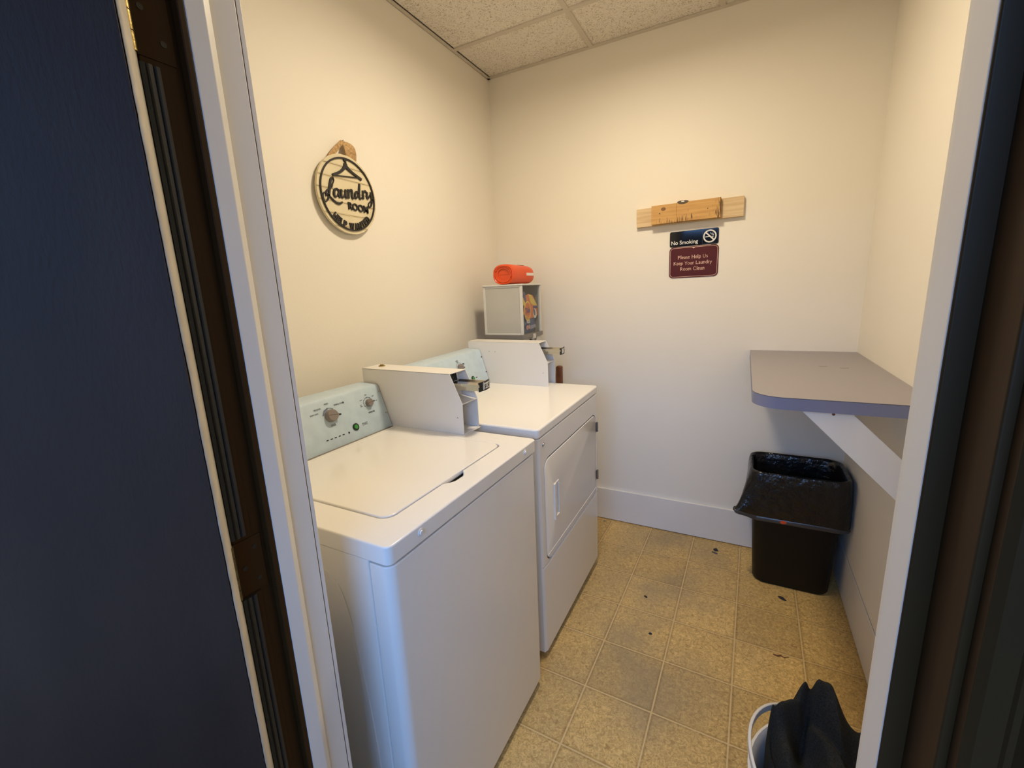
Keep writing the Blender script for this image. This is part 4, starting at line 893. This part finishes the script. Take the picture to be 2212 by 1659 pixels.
ls = thing('laundry_notice', 'maroon Please Help Us notice with pink border, directly below the black sign', 'sign', (1.146, -.0005, 1.521))
mn2 = rot2(mb, 1.146, 1.521, .006)
bm = BM(); poly(bm, rrect(1.1455, 1.5205, .1160, .0770, .020, 8), mn2, 0, .003); obj('notice_plate', bm, M_maroon, ls, bevel=.0005)
bm = BM(); stroke(bm, rrect(1.1455, 1.5205, .1105, .0715, .0165, 8), .0016, mn2, .003, .0034, closed=True, smooth=False)
poly(bm, [(1.1375, 1.5915), (1.1535, 1.5915), (1.1455, 1.5850)], mn2, .003, .0034); stroke(bm, [(1.065, 1.5968), (1.226, 1.5968)], .0014, mn2, .0028, .0033, smooth=False); obj('notice_border', bm, M_pink, ls)
# serif lettering drawn from strokes: (letter -> strokes in a unit box, width)
SER = {
 'P': (.60, [[(.14, 0), (.14, .7)], [(.14, .68), (.40, .66), (.50, .52), (.40, .37), (.14, .35)]]), 'H': (.78, [[(.14, 0), (.14, .7)], [(.64, 0), (.64, .7)], [(.14, .36), (.64, .36)]]),
 'U': (.72, [[(.12, .7), (.12, .2), (.24, .02), (.42, .02), (.56, .2), (.56, .7)]]), 'K': (.72, [[(.14, 0), (.14, .7)], [(.60, .7), (.18, .34)], [(.26, .42), (.64, 0)]]),
 'Y': (.70, [[(.08, .7), (.34, .34)], [(.60, .7), (.34, .34)], [(.34, .34), (.34, 0)]]), 'L': (.62, [[(.14, 0), (.14, .7)], [(.14, .02), (.48, .02), (.52, .18)]]),
 'R': (.68, [[(.14, 0), (.14, .7)], [(.14, .68), (.38, .66), (.48, .52), (.38, .38), (.14, .36)], [(.28, .36), (.58, 0)]]), 'C': (.70, [[(.58, .52), (.46, .68), (.26, .68), (.10, .50), (.10, .20), (.26, .02), (.46, .02), (.60, .16)]]),
 'e': (.46, [[(.08, .26), (.38, .27), (.34, .42), (.22, .47), (.09, .38), (.06, .22), (.12, .05), (.26, .01), (.39, .08)]]), 'a': (.46, [[(.10, .40), (.20, .47), (.32, .42), (.34, .08), (.42, .02)], [(.33, .28), (.14, .20), (.09, .08), (.18, .01), (.32, .10)]]),
 'l': (.26, [[(.12, 0), (.12, .72)]]), 's': (.38, [[(.30, .40), (.18, .47), (.08, .38), (.14, .27), (.28, .18), (.28, .06), (.16, .01), (.06, .08)]]),
 'p': (.52, [[(.12, -.22), (.12, .46)], [(.12, .40), (.28, .47), (.42, .36), (.42, .12), (.28, .01), (.12, .08)]]), 'o': (.50, [[(.24, .47), (.10, .38), (.06, .24), (.10, .10), (.24, .01), (.38, .10), (.42, .24), (.38, .38), (.24, .47)]]),
 'u': (.54, [[(.12, .47), (.12, .12), (.22, .01), (.38, .08)], [(.40, .47), (.40, .0)]]), 'r': (.38, [[(.12, 0), (.12, .47)], [(.12, .34), (.22, .46), (.34, .43)]]),
 'n': (.54, [[(.12, 0), (.12, .47)], [(.12, .36), (.24, .47), (.38, .42), (.40, .28), (.40, 0)]]), 'd': (.52, [[(.40, 0), (.40, .72)], [(.40, .40), (.24, .47), (.09, .36), (.07, .14), (.22, .01), (.40, .09)]]),
 'y': (.50, [[(.06, .47), (.24, .02)], [(.44, .47), (.24, .02), (.14, -.20), (.04, -.20)]]), 'm': (.80, [[(.12, 0), (.12, .47)], [(.12, .36), (.24, .47), (.36, .42), (.38, .28), (.38, 0)], [(.38, .36), (.50, .47), (.62, .42), (.64, .28), (.64, 0)]]),
}
def serif_text(bm, s, mapf, u, v, width, capk=1.0):
    tot = sum(SER[c][0] if c != ' ' else .32 for c in s); k = width/tot; x = u-width/2; kv = k*capk
    for c in s:
        if c == ' ': x += .32*k; continue
        wd_, st = SER[c]
        for pts in st:
            vert = len(pts) == 2 and abs(pts[0][0]-pts[1][0]) < .05
            P_ = [(x+p[0]*k, v+p[1]*kv) for p in pts]
            stroke(bm, P_, (.115 if vert else .080)*k, mapf, .003, .0034, smooth=len(pts) > 2)
            if vert:   # bracket serifs
                for q in pts:
                    yy = v+(q[1]*kv); yy += -.0 if q[1] <= 0 else 0
                    stroke(bm, [(x+(q[0]-.10)*k, yy), (x+(q[0]+.10)*k, yy)], .045*k, mapf, .003, .0034, smooth=False)
        x += wd_*k
bm = BM(); serif_text(bm, 'Please Help Us', mn2, 1.1420, 1.5375, .143, 1.02); serif_text(bm, 'Keep Your Laundry', mn2, 1.1420, 1.5085, .183, 1.02); serif_text(bm, 'Room Clean', mn2, 1.1420, 1.4795, .118, 1.02); obj('notice_lettering', bm, M_pink, ls)

# ================================================================== debris on the floor
def debris(name, label, cat, pts, h=.004, m=M_debris):
    bm = BM(); cx = sum(p[0] for p in pts)/len(pts); cy = sum(p[1] for p in pts)/len(pts); n_ = len(pts)
    A = [bm.verts.new((p[0], p[1], .0003)) for p in pts]; B = [bm.verts.new((cx+(p[0]-cx)*.6, cy+(p[1]-cy)*.6, h*random.uniform(.6, 1.1))) for p in pts]
    bm.faces.new(A[::-1]); bm.faces.new(B)
    for i in range(n_): bm.faces.new((A[i], A[(i+1) % n_], B[(i+1) % n_], B[i]))
    return tag(obj(name, bm, m), label, cat)
def blob(cx, cy, rx, ry, rot=0, n=11): return [(p[0]+random.uniform(-.15, .15)*rx, p[1]+random.uniform(-.15, .15)*ry) for p in ellipse(cx, cy, rx, ry, n, rot)]
debris('dark_lint', 'small oval black fleck in mid floor, the farther from the doorway of two', 'debris', blob(1.064, -.632, .009, .006, -.6))
debris('dark_lint', 'small round black fleck in mid floor, nearer the doorway than the oval one', 'debris', blob(1.125, -.851, .008, .006, .4))
debris('dry_leaf', 'dark dry leaf on the floor in front of the black waste bin', 'leaf', blob(1.620, -.392, .018, .009, -.7))
debris('dust_clump', 'dark dust clump on the floor against the back baseboard left of the bin', 'debris', blob(1.330, -.105, .013, .016, .2), .008)
debris('dust_clump', 'flat grey lint smear just in front of the dark clump by the baseboard', 'debris', blob(1.328, -.135, .018, .009, -.5), .002, mat('grey_lint', (.12, .10, .08), .9))
debris('lint_ball', 'tiny grey lint ball on the floor by the back corner of the dryer', 'debris', blob(.701, -.045, .007, .006), .007, mat('pale_lint', (.30, .27, .2), .9))
bm = BM(); tube(bm, [(1.567, -.760, .002), (1.580, -.764, .003), (1.592, -.757, .003), (1.603, -.762, .002), (1.618, -.752, .0015)], [.002, .003, .0025, .0015, .0008], 6)
tag(obj('twig', bm, M_knot), 'thin dark twig lying on the vinyl floor behind the laundry basket', 'twig')
